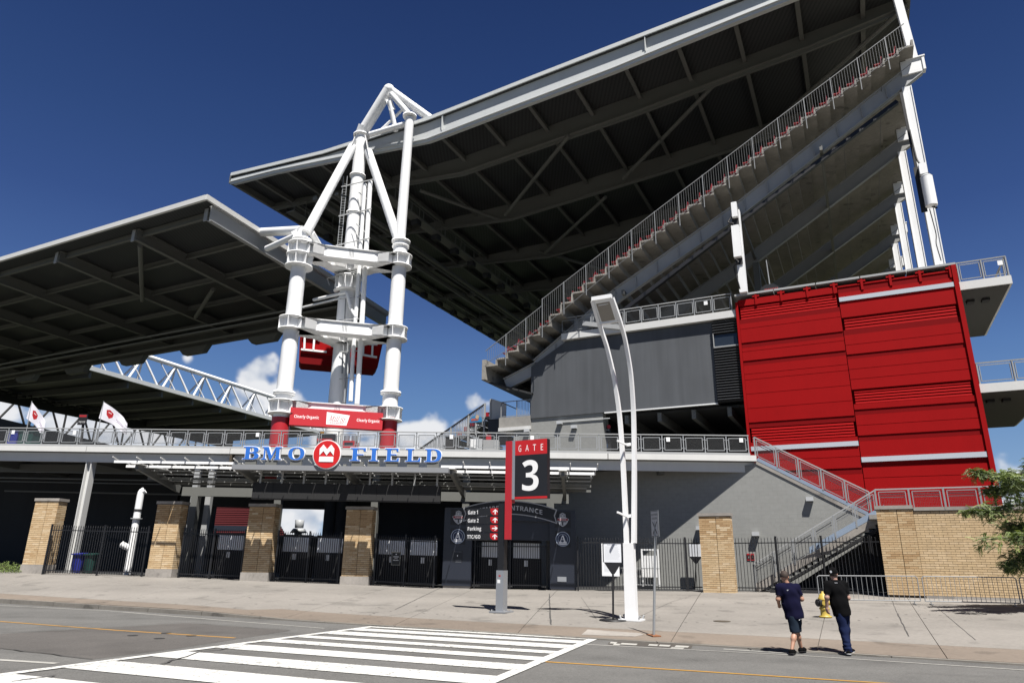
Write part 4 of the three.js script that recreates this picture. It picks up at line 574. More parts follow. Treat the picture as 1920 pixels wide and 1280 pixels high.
// ---------- roof over the grandstand ----------
const roofB = polyline([[-46, 36.15], [-40, 35.9], [-22.9, 34.4], [-18.9, 34.75], [-7, 35.75], [1, 36.7], [5.8, 37.2], [12.6, 38.3]]);
const roofT = polyline([[-46, 37.4], [-34, 36.66], [-22.7, 36.76], [-13.4, 37.56], [1.85, 38.75], [12.6, 39.9]]);
{
  const t = thing('grandstand_roof', 'large dark sided roof of steel girders high over the tall grandstand', 'roof', S.w(-17, 36, -20)), E0 = -45.6, E1 = 12.4;
  const es = [E0, -40, -34, -28, -22.9, -18.9, -13.4, -7, -2, 2, 5.8, E1];
  const girder = (name, m, matF, matW, drop) => {
    for (const [lo, hi, nm] of [[0, 0, name]]) { const gF = [], gW = [];
      for (let i = 1; i < es.length; i++) { const a = es[i - 1], b = es[i];
        gF.push(S.bar([a, roofT(a) - 0.16, m], [b, roofT(b) - 0.16, m], 0.75, 0.32), S.bar([a, roofB(a) + 0.28, m], [b, roofB(b) + 0.28, m], 0.75, 0.06));
        gF.push(S.prism([[a, roofB(a)], [b, roofB(b)], [b, roofB(b) + 0.62], [a, roofB(a) + 0.62]].map(q => q), m + (drop ? 0.2 : 0.1), m + (drop ? 0.26 : 0.14)));
        gW.push(S.prism([[a, roofB(a) + 0.3], [b, roofB(b) + 0.3], [b, roofT(b) - 0.2], [a, roofT(a) - 0.2]], m - 0.04, m + 0.04)); }
      const g = part(t, nm, gF, matF); part(g, 'web', gW, matW); }
  };
  girder('end_girder', 0.3, M.fasciaSteel, M.fasciaSteel, true);
  for (const e of [-25.2, -21.5, -4.5]) part(t, 'stiffener', S.box(e - 0.03, e + 0.03, roofB(e) + 0.6, roofT(e) - 0.32, 0.3, 0.62), M.fasciaSteel);
  for (const n of [5.3, 14.8, 24.6, 34.4, 44.2, 54]) girder('girder', -n, M.underSteel, M.underSteel, false);
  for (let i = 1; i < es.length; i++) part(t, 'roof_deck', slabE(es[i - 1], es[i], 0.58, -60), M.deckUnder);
  for (let e = -43; e < 12; e += 4.05) part(t, 'purlin', ibeam(S.w(e, roofT(e) - 0.55, 0.2), S.w(e, roofT(e) - 0.55, -60), 0.62, 0.3, 0.04, 0.04), M.underSteel);
  for (const e of [-45.75, 12.45]) part(t, 'edge_beam', S.bar([e, roofT(e) - 0.5, 0.5], [e, roofT(e) - 0.5, -60], 0.3, 1.0), M.underSteel);
  for (const [x0, y0, x1, y1, Y, Z] of [[1067, 254, 947, 403, 35.4, 34.6], [1136, 369, 1021, 475, 35.3, 34.7], [1240, 262, 1169, 334, 36.2, 35.8], [788, 357, 933, 410, 34.6, 34.6], [1345, 153, 1240, 262, 36.9, 36.3], [1690, 20, 1470, 215, 38, 36.8], [640, 372, 668, 470, 35.2, 35.4], [1250, 540, 1010, 470, 35, 34.8]]) part(t, 'brace', tube(atY(x0, y0, Y), atY(x1, y1, Z), 0.17, 0.17, 10), M.underSteel);
  for (const [e, y] of [[-41, 33.9], [-30, 33.2]]) { const c = part(t, 'catwalk', S.box(e - 0.5, e + 0.5, y, y + 0.08, -58, -3), M.underSteel); part(c, 'rail', [S.box(e - 0.52, e - 0.47, y + 1, y + 1.05, -58, -3), S.box(e + 0.47, e + 0.52, y + 1, y + 1.05, -58, -3), ...Array.from({ length: 28 }, (_, i) => S.box(e + 0.47, e + 0.52, y, y + 1, -3.05 - i * 2, -3 - i * 2)), ...Array.from({ length: 14 }, (_, i) => S.box(e - 0.03, e + 0.03, y, y + 2.3, -5.05 - i * 4, -5 - i * 4))], M.underSteel); for (let i = 0; i < 13; i++) part(c, 'floodlight', S.box(e - 0.4, e + 0.3, y - 0.55, y - 0.02, -9 - i * 3.6, -8.3 - i * 3.6), M.blackMatt); }
  part(t, 'duct', [S.tube([-37, 33.9, -2], [-37, 33.9, -58], 0.28, 0.28, 10), S.tube([-35.6, 34.2, -2], [-35.6, 34.2, -58], 0.14, 0.14, 8), S.box(-34.6, -34.2, 33.6, 33.9, -58, -2)], M.underSteel);
}
function slabE(a, b, m0, m1) { return S.prism([[a, roofT(a) - 0.34], [b, roofT(b) - 0.34], [b, roofT(b) - 0.26], [a, roofT(a) - 0.26]], m1, m0); }
// ---------- roof behind the gates ----------
{
  const Y = 28, t = thing('south_roof', 'flat dark bottomed roof with white edge reaching in from the left', 'roof', S.w(-70, Y, -4)), R = m => lerp(-37, -40, (9.3 - m) / 27.5);
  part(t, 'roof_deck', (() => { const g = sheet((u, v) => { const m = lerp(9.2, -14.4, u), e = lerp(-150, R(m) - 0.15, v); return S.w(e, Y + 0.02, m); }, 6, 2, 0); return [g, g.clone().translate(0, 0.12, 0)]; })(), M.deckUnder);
  part(t, 'edge_trim', S.bar([-150, Y + 0.12, 9.42], [-36.9, Y + 0.12, 9.42], 0.22, 0.42), M.whiteFascia);
  part(t, 'edge_trim', bar(S.w(-36.75, Y + 0.12, 9.5), S.w(R(-18) + 0.2, Y + 0.12, -18), 0.2, 0.42), M.whiteFascia);
  part(t, 'edge_girder', ibeam(S.w(R(8.6) - 0.1, Y - 0.75, 8.6), S.w(R(-18) - 0.1, Y - 0.75, -18), 1.3, 0.42, 0.06, 0.06), M.steel);
  const es = [S.loc(atY(243, 434, 27.4))[0], S.loc(atY(103, 478, 27.4))[0]]; for (let k = 1; k < 9; k++) es.push(es[1] + (es[1] - es[0]) * k);
  for (const e of es) part(t, 'cross_girder', [...ibeam(S.w(e, Y - 0.6, 8.4), S.w(e - 2.6, Y - 0.6, -14), 1.05, 0.4, 0.06, 0.05), S.prism([[0, 0], [0.05, 0], [0.05, 0.9], [0, 0.9]], 0, 0.1).translate(0, 0, 0)].slice(0, 3), M.underSteel);
  for (const m of [7.8, 3.0, -1.8, -6.6, -11.4]) part(t, 'purlin', ibeam(S.w(-150, Y - 0.3, m), S.w(R(m) - 0.2, Y - 0.3, m), 0.5, 0.26, 0.04, 0.04), M.underSteel);
  part(t, 'inner_girder', ibeam(S.w(-150, Y - 0.95, -13.8), S.w(R(-13.8) - 0.1, Y - 0.95, -13.8), 1.7, 0.5, 0.08, 0.08), M.underSteel);
  for (const [y, m, r, mt] of [[26.75, -9.6, 0.11, M.galv], [26.5, -10.3, 0.07, M.galv], [26.7, -11, 0.16, M.underSteel], [26.3, -12.4, 0.2, M.underSteel]]) part(t, 'pipe', S.tube([-150, y, m], [-40.5, y, m], r, r, 8), mt);
  for (const [a, b, c, d] of [[262, 460, 266, 563], [399, 542, 366, 594]]) part(t, 'strut', tube(atY(a, b, 27.1), atY(c, d, 26.9), 0.2, 0.2, 12), M.underSteel);
  for (const [a, b] of [[243, 434], [103, 478], [375, 392]]) { const p = S.loc(atY(a, b, 27.6)); part(t, 'end_plate', S.box(p[0] - 0.2, p[0] + 0.2, Y - 1.15, Y - 0.08, 8.35, 8.42), M.steel); }
  for (let i = 0; i < 9; i++) part(t, 'bracket', S.prism([[-44 - i * 11.5, Y - 2.7], [-40.6 - i * 11.5, Y - 2.7], [-39.9 - i * 11.5, Y - 1.81], [-45 - i * 11.5, Y - 1.81]], -14.1, -13.4), M.underSteel);
}
// ---------- far roof with white truss ----------
{
  const A = atY(175, 695, 30), B = atY(500, 785, 30), d = B.clone().sub(A), u = d.clone().normalize(), back = V(-u.z, 0, u.x).negate(); if (back.x > 0) back.negate();
  const P = (s, b = 0, y = 0) => A.clone().addScaledVector(d, s).addScaledVector(back, b).add(V(0, y, 0)), t = thing('far_roof', 'far dark roof with a white tubular truss along its front edge', 'roof', P(0.5));
  part(t, 'soffit', [flat([P(-1.2, 0), P(1.5, 0), P(1.5, 30), P(-1.2, 30)]), flat([P(-1.2, 0, 0.5), P(1.5, 0, 0.5), P(1.5, 30, 0.5), P(-1.2, 30, 0.5)])], M.deckUnder);
  part(t, 'front_edge', bar(P(-1.2, 0, 0.25), P(1.5, 0, 0.25), 0.5, 0.7), M.fasciaSteel);
  for (let k = -3; k < 9; k++) part(t, 'girder', bar(P(k / 5.8, 0.6, -0.6), P(k / 5.8, 30, -0.6), 0.4, 1.1), M.underSteel);
  part(t, 'top_chord', tube(P(-0.8, 1.2, 5.4), P(1.5, 1.2, 5.4), 0.42, 0.42, 14), M.white);
  for (let k = -3; k < 9; k++) { const s = (k + 0.35) / 5.8, h = 0.42 / 5.8; for (const [q, b] of [[s - h, 0.2], [s + h, 0.2], [s + h * 0.15, 2.4], [s - h * 0.9, 2.6]]) part(t, 'web_tube', tube(P(s, 1.2, 5.2), P(q, b, 0.5), 0.19, 0.19, 8), M.white); part(t, 'hanger_tube', tube(P(s + 0.5 / 5.8, 1.2, 5.2), P(s + 0.98 / 5.8, 0.2, 0.5), 0.11, 0.11, 6), M.white); }
  part(t, 'floodlight', Array.from({ length: 60 }, (_, i) => tube(P(-0.6 + (i >> 1) * 0.045, 24 + (i % 2) * 1.6, -1.2), P(-0.6 + (i >> 1) * 0.045, 24 + (i % 2) * 1.6, -0.9), 0.35, 0.3, 8)), M.blackMatt);
  part(t, 'rear_beam', bar(P(-1.2, 28, -1.2), P(1.5, 28, -1.2), 0.6, 2), M.blackMatt);
}
{
  const A0 = atY(175, 695, 30), B0 = atY(500, 785, 30), d = B0.clone().sub(A0), u = d.clone().normalize(), back = V(u.z, 0, -u.x); if (back.x > 0) back.negate();
  const P = (s, y) => A0.clone().addScaledVector(d, s).addScaledVector(back, 33).add(V(0, y - 6.2, 0)), t = thing('dark_truss', 'dark lattice truss far behind the railing at left, with sky behind it', 'truss', P(0.5, 0));
  part(t, 'lower_chord', tube(P(-0.2, 0), P(1.5, 0), 0.34, 0.34, 8), M.blackMatt); part(t, 'upper_chord', tube(P(-0.2, 5.6), P(1.5, 5.6), 0.3, 0.3, 8), M.blackMatt);
  for (let k = -1; k < 9; k++) { part(t, 'diagonal', tube(P(k / 6, 0), P((k + 0.5) / 6, 5.6), 0.22, 0.22, 6), M.blackMatt); part(t, 'diagonal', tube(P((k + 0.55) / 6, 5.6), P((k + 0.98) / 6, 0), 0.22, 0.22, 6), M.blackMatt); part(t, 'upright', tube(P(k / 6, 0), P(k / 6, 5.6), 0.2, 0.2, 6), M.blackMatt); }
  const w = thing('low_stand_wall', 'dark sloping stand wall beyond the railing at far left', 'wall', S.w(-90, 8, -40));
  part(w, 'wall', (() => { const a = atZ(-80, 765, 70), b = atZ(205, 833, 70), c = atZ(205, 870, 70), e = atZ(-80, 870, 70), g = [flat([a, b, c])]; const f = new THREE.BufferGeometry(); const q = [a, b, c, a, c, e].flatMap(p => [p.x, p.y, p.z]), q2 = [a, c, b, a, e, c].flatMap(p => [p.x, p.y, p.z - 1]); f.setAttribute('position', new THREE.BufferAttribute(new Float32Array([...q2, ...q]), 3)); f.computeVertexNormals(); return f; })(), M.darkWall);
  const s = thing('section_sign', 'small black and red sign reading 112-113 on a post behind the railing', 'sign', atZ(156, 800, 50));
  { const a = atZ(156, 787, 50); part(s, 'post', tube(atZ(151, 835, 50), a, 0.09, 0.09, 8), M.blackMatt); part(s, 'board', new THREE.BoxGeometry(0.62, 0.78, 0.08).translate(a.x, a.y, a.z + 0.12), M.black); const g = new THREE.PlaneGeometry(0.6, 0.76).translate(a.x, a.y, a.z + 0.165); g.userData.keep = true; part(s, 'face', g, canvasMat(128, 160, x => { x.fillStyle = '#120f11'; x.fillRect(0, 0, 128, 160); x.fillStyle = '#a01c22'; x.fillRect(8, 8, 112, 34); x.fillStyle = '#ddd'; squeeze(x, '112-113', 64, 118, 'bold 40px sans-serif', 104); })); }
}
// ---------- flags on the deck ----------
for (const [x, y0, x1, y1, label, pts] of [[50, 806, 59, 752, 'white flag with a red emblem on a slim pole, leftmost on the deck', [[0, 0], [0.55, -0.5], [1.1, -1.25], [1.4, -1.75]]], [184, 806, 194, 752, 'white flag with a red emblem hanging out to the right, second on the deck', [[0, 0], [0.75, -0.42], [1.4, -0.95], [1.95, -1.45]]]]) {
  const b = atZ(x, y0, 45), top = atZ(x1, y1, 45), t = thing('flag', label, 'flag', b, 'white flags on the deck');
  part(t, 'pole', tube(b.clone().add(V(0, -0.8, 0)), top, 0.03, 0.025, 8), M.galv);
  const P = [], U = [], n = 14, cx = polyline(pts.map((p, i) => [i / 3, p[0]])), cy = polyline(pts.map((p, i) => [i / 3, p[1]])), f = (u, v) => V(top.x + cx(u) - (1 - u) * 0.12 * v, top.y - 0.05 + cy(u) - v * lerp(1.1, 0.75, u), top.z + 0.2 * Math.sin(u * 8 + v * 1.5) * u);
  for (let i = 0; i < n; i++) for (let j = 0; j < 4; j++) for (const [a, c] of [[0, 0], [0, 1], [1, 1], [0, 0], [1, 1], [1, 0]]) { const u = (i + a) / n, v = (j + c) / 4, p = f(u, v); P.push(p.x, p.y, p.z); U.push(u, 1 - v); }
  const g = new THREE.BufferGeometry(); g.setAttribute('position', new THREE.BufferAttribute(new Float32Array(P), 3)); g.setAttribute('uv', new THREE.BufferAttribute(new Float32Array(U), 2)); g.computeVertexNormals(); g.userData.keep = true;
  part(t, 'cloth', g, canvasMat(256, 160, x => { x.fillStyle = '#e4e2ea'; x.fillRect(0, 0, 256, 160); x.fillStyle = '#b3161f'; x.beginPath(); x.moveTo(66, 34); x.lineTo(96, 52); x.lineTo(92, 96); x.lineTo(70, 124); x.lineTo(48, 96); x.lineTo(40, 52); x.closePath(); x.fill(); x.fillStyle = '#e9d8da'; x.fillRect(58, 60, 24, 8); x.fillStyle = '#8c7f92'; x.fillRect(120, 84, 100, 8); x.fillRect(130, 100, 84, 7); }, { side: THREE.DoubleSide, roughness: 0.9 }));
}
// ---------- mast tower ----------
{
  const zL = 46.8, zR = 48.7, zM = 50.2, L = atZ(547, 612, zL), R = atZ(739, 640, zR), Mm = atZ(646, 600, zM);
  const t = thing('mast_tower', 'white three legged steel mast tower with ring beams and red sleeves', 'tower', V(L.x, 7, L.z));
  const yL = y => atZ(550, y, zL).y, yR = y => atZ(740, y, zR).y, yM = y => atZ(650, y, zM).y, at = (p, y) => V(p.x, y, p.z);
  const ring = (p, y, prof, n = 28) => lathe(prof, n).translate(p.x, y, p.z);
  for (const [p, f, top] of [[L, yL, 452], [R, yR, 455]]) {
    part(t, 'sleeve', tube(at(p, 6.5), at(p, f(784)), 0.62, 0.62, 28), M.redPaint);
    part(t, 'leg', [tube(at(p, f(784)), at(p, f(top)), 0.56, 0.54, 28), ring(p, f(737), [[0.5, -0.12], [0.74, -0.12], [0.74, 0.1], [0.5, 0.1]]), ring(p, f(top), [[0.4, -0.4], [0.66, -0.4], [0.66, -0.28], [0.52, -0.25], [0.52, 0], [0.72, 0.02], [0.72, 0.14], [0.001, 0.14]])], M.white);
  }
  part(t, 'centre_leg', [tube(at(Mm, 6.5), at(Mm, yM(560)), 0.66, 0.64, 28), tube(at(Mm, yM(560)), at(Mm, yM(252)), 0.58, 0.5, 28)], M.white);
  for (const y of [330, 400, 470]) part(t, 'flange', ring(Mm, yM(y), [[0.4, -0.06], [0.66, -0.06], [0.66, 0.06], [0.4, 0.06]]), M.white);
  // ring beams: collars joined by box beams with bolted splices
  const levels = [[766, 776, 0.95], [607, 627, 0.95], [470, 489, 0.95]];
  levels.forEach(([l, r, h], k) => {
    const y = (yL(l) + yR(r)) / 2, col = (p, rad) => { const g = [ring(p, y, [[0.5, -h / 2], [0.95 * rad, -h / 2], [0.95 * rad, -h / 2 + 0.07], [0.5, -h / 2 + 0.07]]), ring(p, y, [[0.5, h / 2 - 0.07], [0.95 * rad, h / 2 - 0.07], [0.95 * rad, h / 2], [0.5, h / 2]])]; g.push(ring(p, y, [[0.57, -h / 2 + 0.05], [0.62, -h / 2 + 0.05], [0.62, h / 2 - 0.05], [0.57, h / 2 - 0.05]])); for (let i = 0; i < 6; i++) { const a = i / 6 * Math.PI * 2 + 0.5; g.push(new THREE.BoxGeometry(0.36, h - 0.14, 0.04).translate(0.76, 0, 0).rotateY(a).translate(p.x, y, p.z)); } return g; };
    part(t, 'collar', col(L, 1), M.white); part(t, 'collar', col(R, 1), M.white); if (k) part(t, 'collar', col(Mm, 1.05), M.white);
    const beam = (a, b) => { const d = b.clone().sub(a).setY(0).normalize(), n = V(-d.z, 0, d.x), A = at(a, y).addScaledVector(d, 0.6), B = at(b, y).addScaledVector(d, -0.6), m = A.clone().lerp(B, 0.5); const g = [bar(A, B, 0.75, h - 0.16), bar(A.clone().add(V(0, h / 2 - 0.05, 0)), B.clone().add(V(0, h / 2 - 0.05, 0)), 0.98, 0.06), bar(A.clone().add(V(0, -h / 2 + 0.05, 0)), B.clone().add(V(0, -h / 2 + 0.05, 0)), 0.98, 0.06)]; for (const [e, q] of [[a, d], [b, d.clone().negate()]]) for (const yy of [h / 2 - 0.05, -h / 2 + 0.05]) { const o = at(e, y + yy), f = (l, w) => o.clone().addScaledVector(q, l).addScaledVector(n, w), z = [f(0, -0.93), f(0, 0.93), f(1.9, 0.5), f(1.9, -0.5)]; g.push(flat(z), flat(z.map(v => v.clone().add(V(0, -0.06, 0))))); g.push(bar(f(0.9, 0.72).add(V(0, -yy, 0)), f(1.7, 0.46).add(V(0, -yy, 0)), 0.04, h - 0.2)); }
      const bm = part(t, 'ring_beam', g, M.white); part(bm, 'splice', [-0.16, -0.06, 0.06, 0.16].flatMap(o => Array.from({ length: 6 }, (_, i) => new THREE.BoxGeometry(0.045, 0.045, 0.045).translate(...m.clone().addScaledVector(d, o).addScaledVector(n, 0.385).add(V(0, -0.3 + i * 0.12, 0)).toArray()))), M.steel); };
    beam(L, R); if (k) { beam(L, Mm); beam(Mm, R); }
  });
  // second collar on the left leg, tied to the roof
  { const y = yL(490), g = [ring(L, y, [[0.5, -0.5], [1.0, -0.5], [1.0, -0.42], [0.5, -0.42]]), ring(L, y, [[0.5, 0.42], [1.0, 0.42], [1.0, 0.5], [0.5, 0.5]])]; for (let i = 0; i < 8; i++) g.push(new THREE.BoxGeometry(0.4, 0.84, 0.04).translate(0.76, 0, 0).rotateY(i / 8 * 6.283).translate(L.x, y, L.z)); part(t, 'collar', g, M.white); }
  { const y = yM(534), g = [ring(Mm, y, [[0.5, -0.6], [1.05, -0.6], [1.05, -0.52], [0.5, -0.52]]), ring(Mm, y, [[0.5, 0.52], [1.05, 0.52], [1.05, 0.6], [0.5, 0.6]])]; for (let i = 0; i < 12; i++) g.push(new THREE.BoxGeometry(0.46, 1.04, 0.04).translate(0.8, 0, 0).rotateY(i / 12 * 6.283).translate(Mm.x, y, Mm.z)); part(t, 'collar', g, M.white); }
  // inclined members and the head frame
  const P = (x, y, z) => atZ(x, y, z), mtop = at(Mm, yM(262));
  part(t, 'strut', tube(P(574, 436, 46.9), P(661, 274, 49.8), 0.36, 0.34, 20), M.white); part(t, 'strut', tube(P(747, 452, 48.7), P(690, 283, 49.9), 0.36, 0.34, 20), M.white);
  part(t, 'post', tube(P(750, 452, 48.7), P(768, 222, 48.5), 0.4, 0.36, 20), M.white); { const q = P(768, 218, 48.5); part(t, 'flange', lathe([[0.001, -0.1], [0.56, -0.1], [0.56, 0.08], [0.001, 0.08]]).translate(q.x, q.y, q.z), M.white); }
  part(t, 'gusset', [bar(P(655, 292, 49.75), P(667, 262, 49.75), 0.9, 0.06), bar(P(694, 300, 49.85), P(686, 258, 49.85), 0.9, 0.06)].flat(), M.white);
  part(t, 'head', [tube(at(Mm, yM(252)), P(683, 236, 49.9), 0.52, 0.5, 20), ring(Mm, yM(254), [[0.4, -0.08], [0.68, -0.08], [0.68, 0.06], [0.4, 0.06]])], M.white);
  part(t, 'head_strut', tube(P(682, 244, 50), P(729, 168, 48.8), 0.46, 0.46, 22), M.white); { const q = P(729, 168, 48.8); part(t, 'apex', new THREE.SphereGeometry(0.47, 20, 14).translate(q.x, q.y, q.z), M.white); }
  part(t, 'head_tie', [tube(P(730, 166, 48.8), P(806, 221, 49.2), 0.3, 0.3, 16), bar(P(736, 172, 48.9), P(812, 226, 49.4), 0.5, 0.5)], M.white); part(t, 'head_tie', tube(P(733, 176, 48.6), P(767, 214, 48.5), 0.24, 0.24, 14), M.white);
  part(t, 'head_web', tube(P(730, 190, 48.7), P(742, 246, 49.2), 0.2, 0.2, 12), M.white); part(t, 'head_web', tube(P(715, 243, 49.3), P(757, 203, 48.8), 0.12, 0.12, 10), M.white); part(t, 'head_web', tube(P(693, 252, 49.6), P(764, 231, 48.6), 0.22, 0.22, 12), M.white); part(t, 'gusset', bar(P(728, 186, 48.75), P(736, 206, 48.75), 0.12, 0.5), M.white);
  part(t, 'roof_tie', tube(P(566, 432, 47.0), P(470, 436, 55), 0.36, 0.36, 18), M.white); part(t, 'roof_tie', tube(P(556, 441, 47.0), P(500, 466, 50), 0.24, 0.24, 14), M.white); part(t, 'roof_tie', tube(P(583, 436, 47.2), P(603, 470, 49), 0.26, 0.26, 14), M.white); part(t, 'gusset', bar(P(556, 430, 46.9), P(568, 452, 46.9), 0.12, 0.9), M.white);
  // service pipes and ladder on the centre leg
  part(t, 'pipe', [tube(P(684, 345, 49.2), P(660, 690, 49.2), 0.16, 0.16, 12), tube(P(660, 690, 49.2), P(657, 752, 49.2), 0.16, 0.16, 12)], M.white); part(t, 'pipe', tube(P(694, 340, 49.1), P(669, 758, 49.1), 0.19, 0.19, 12), M.white); part(t, 'pipe', tube(P(652, 640, 49.3), P(645, 755, 49.3), 0.07, 0.07, 8), M.galv); part(t, 'pipe', tube(P(648, 560, 49.4), P(641, 700, 49.4), 0.05, 0.05, 8), M.galv);
  part(t, 'pipe', [tube(P(650, 548, 49.3), P(588, 562, 52), 0.13, 0.13, 10), tube(P(650, 556, 49.3), P(560, 578, 54), 0.09, 0.09, 10), tube(P(657, 574, 49.2), P(650, 549, 49.3), 0.14, 0.14, 10), tube(P(655, 574, 49.2), P(667, 594, 49.1), 0.11, 0.11, 10)], M.white);
  const rung = [], cage = []; for (let y = 345; y < 520; y += 5) rung.push(bar(P(643 - (y - 345) * 0.09, y, 49.7), P(651 - (y - 345) * 0.09, y, 49.7), 0.03, 0.03)); for (const y of [350, 405, 460]) cage.push(bar(P(640 - (y - 345) * 0.09, y, 49.4), P(700 - (y - 345) * 0.06, y - 14, 48.8), 0.06, 0.08));
  part(t, 'ladder', [tube(P(644, 330, 49.7), P(627, 520, 49.7), 0.03, 0.03, 6), tube(P(651, 330, 49.7), P(634, 520, 49.7), 0.03, 0.03, 6), ...rung], M.galv); part(t, 'pipe_clamp', cage, M.steel);
  for (const y of [560, 600, 660, 710]) part(t, 'pipe_clamp', bar(P(636, y, 49.4), P(676, y - 3, 49), 0.05, 0.06), M.steel);
  part(t, 'platform_rail', [bar(P(613, 522, 49.4), P(668, 508, 49.2), 0.05, 0.05), bar(P(613, 522, 49.4), P(617, 534, 49.4), 0.05, 0.05), bar(P(630, 500, 49.4), P(668, 512, 49.2), 0.05, 0.05)], M.steel);
  part(t, 'cable', [P0(672, 360, 690, 420), P0(668, 420, 684, 480), P0(660, 430, 676, 500)].map(q => new THREE.TubeGeometry(new THREE.CatmullRomCurve3(q), 16, 0.04, 6)), M.steel);
  function P0(a, b, c, d) { return [P(a, b, 49.5), P((a + c) / 2 + 8, (b + d) / 2 - 14, 49.2), P(c, d, 49.3)]; }
  // banner
  const bn = thing('sponsor_banner', 'red banner with white sponsor lettering stretched between the tower legs', 'banner', V((L.x + R.x) / 2, yL(780), (L.z + R.z) / 2)), Fr = new Frame(V(L.x, 0, L.z), Math.atan2(R.z - L.z, R.x - L.x));
  const [x0, yt] = Fr.pix(545, 763, 0.75), [x1] = Fr.pix(718, 780, 0.75), [, yb] = Fr.pix(543, 796, 0.75);
  part(bn, 'box', [Fr.box(x0, x1, yb, yt, 0.15, 0.74), Fr.box(x0 - 1.25, x0 - 0.2, yb - 0.5, yt - 0.3, -1.6, -0.7)], M.redPaint);
  const cW = 1536, cH = Math.round(1536 * (yt - yb) / (x1 - x0));
  part(bn, 'print', Fr.quad(x0, x1, yb, yt, 0.745), canvasMat(cW, cH, (x, w, h) => { x.fillStyle = '#c51c2a'; x.fillRect(0, 0, w, h); x.fillStyle = '#fff'; squeeze(x, 'Clearly Organic', w * 0.175, h * 0.5, 'bold 68px sans-serif', w * 0.265); squeeze(x, 'Clearly Organic', w * 0.84, h * 0.5, 'bold 68px sans-serif', w * 0.255); x.beginPath(); x.moveTo(w * 0.385, h * 0.14); x.lineTo(w * 0.635, h * 0.26); x.lineTo(w * 0.607, h * 0.86); x.lineTo(w * 0.388, h * 0.86); x.closePath(); x.fill(); x.fillStyle = '#a81724'; x.save(); x.transform(1, 0.05, -0.2, 1, 30, -20); squeeze(x, 'Mill St.', w * 0.505, h * 0.46, 'italic 118px serif', w * 0.19); x.restore(); x.fillStyle = '#b8454f'; squeeze(x, 'BREWERY', w * 0.5, h * 0.74, 'bold 26px sans-serif', w * 0.15); }));
  // scoreboard
  const sb = thing('scoreboard_back', 'red backed scoreboard with white framing hanging beyond the mast tower', 'scoreboard', P(640, 660, 57)), g0 = P(562, 629, 57), g1 = P(718, 641, 59), F2 = new Frame(V(g0.x, 0, g0.z), Math.atan2(g1.z - g0.z, g1.x - g0.x)), q = (x, y) => F2.pix(x, y, 0).slice(0, 2);
  part(sb, 'body', F2.prism([q(562, 629), q(560, 676), q(564, 681), q(703, 693), q(708, 688), q(718, 641)], -2.2, 0), M.redDark); part(sb, 'back_panel', F2.prism([q(566, 633), q(565, 662), q(708, 674), q(715, 643)], 0.003, 0.06), M.red);
  for (const fr of [[[567, 631, 600, 636], [564, 656, 612, 661], [571, 633, 570, 657], [589, 634, 587, 659]], [[672, 665, 706, 671], [681, 641, 680, 667], [698, 646, 697, 668], [678, 645, 707, 647]]]) part(sb, 'frame', fr.map(([a, b, c, d]) => F2.bar([...q(a, b), 0.2], [...q(c, d), 0.2], 0.16, 0.16)), M.white);
}
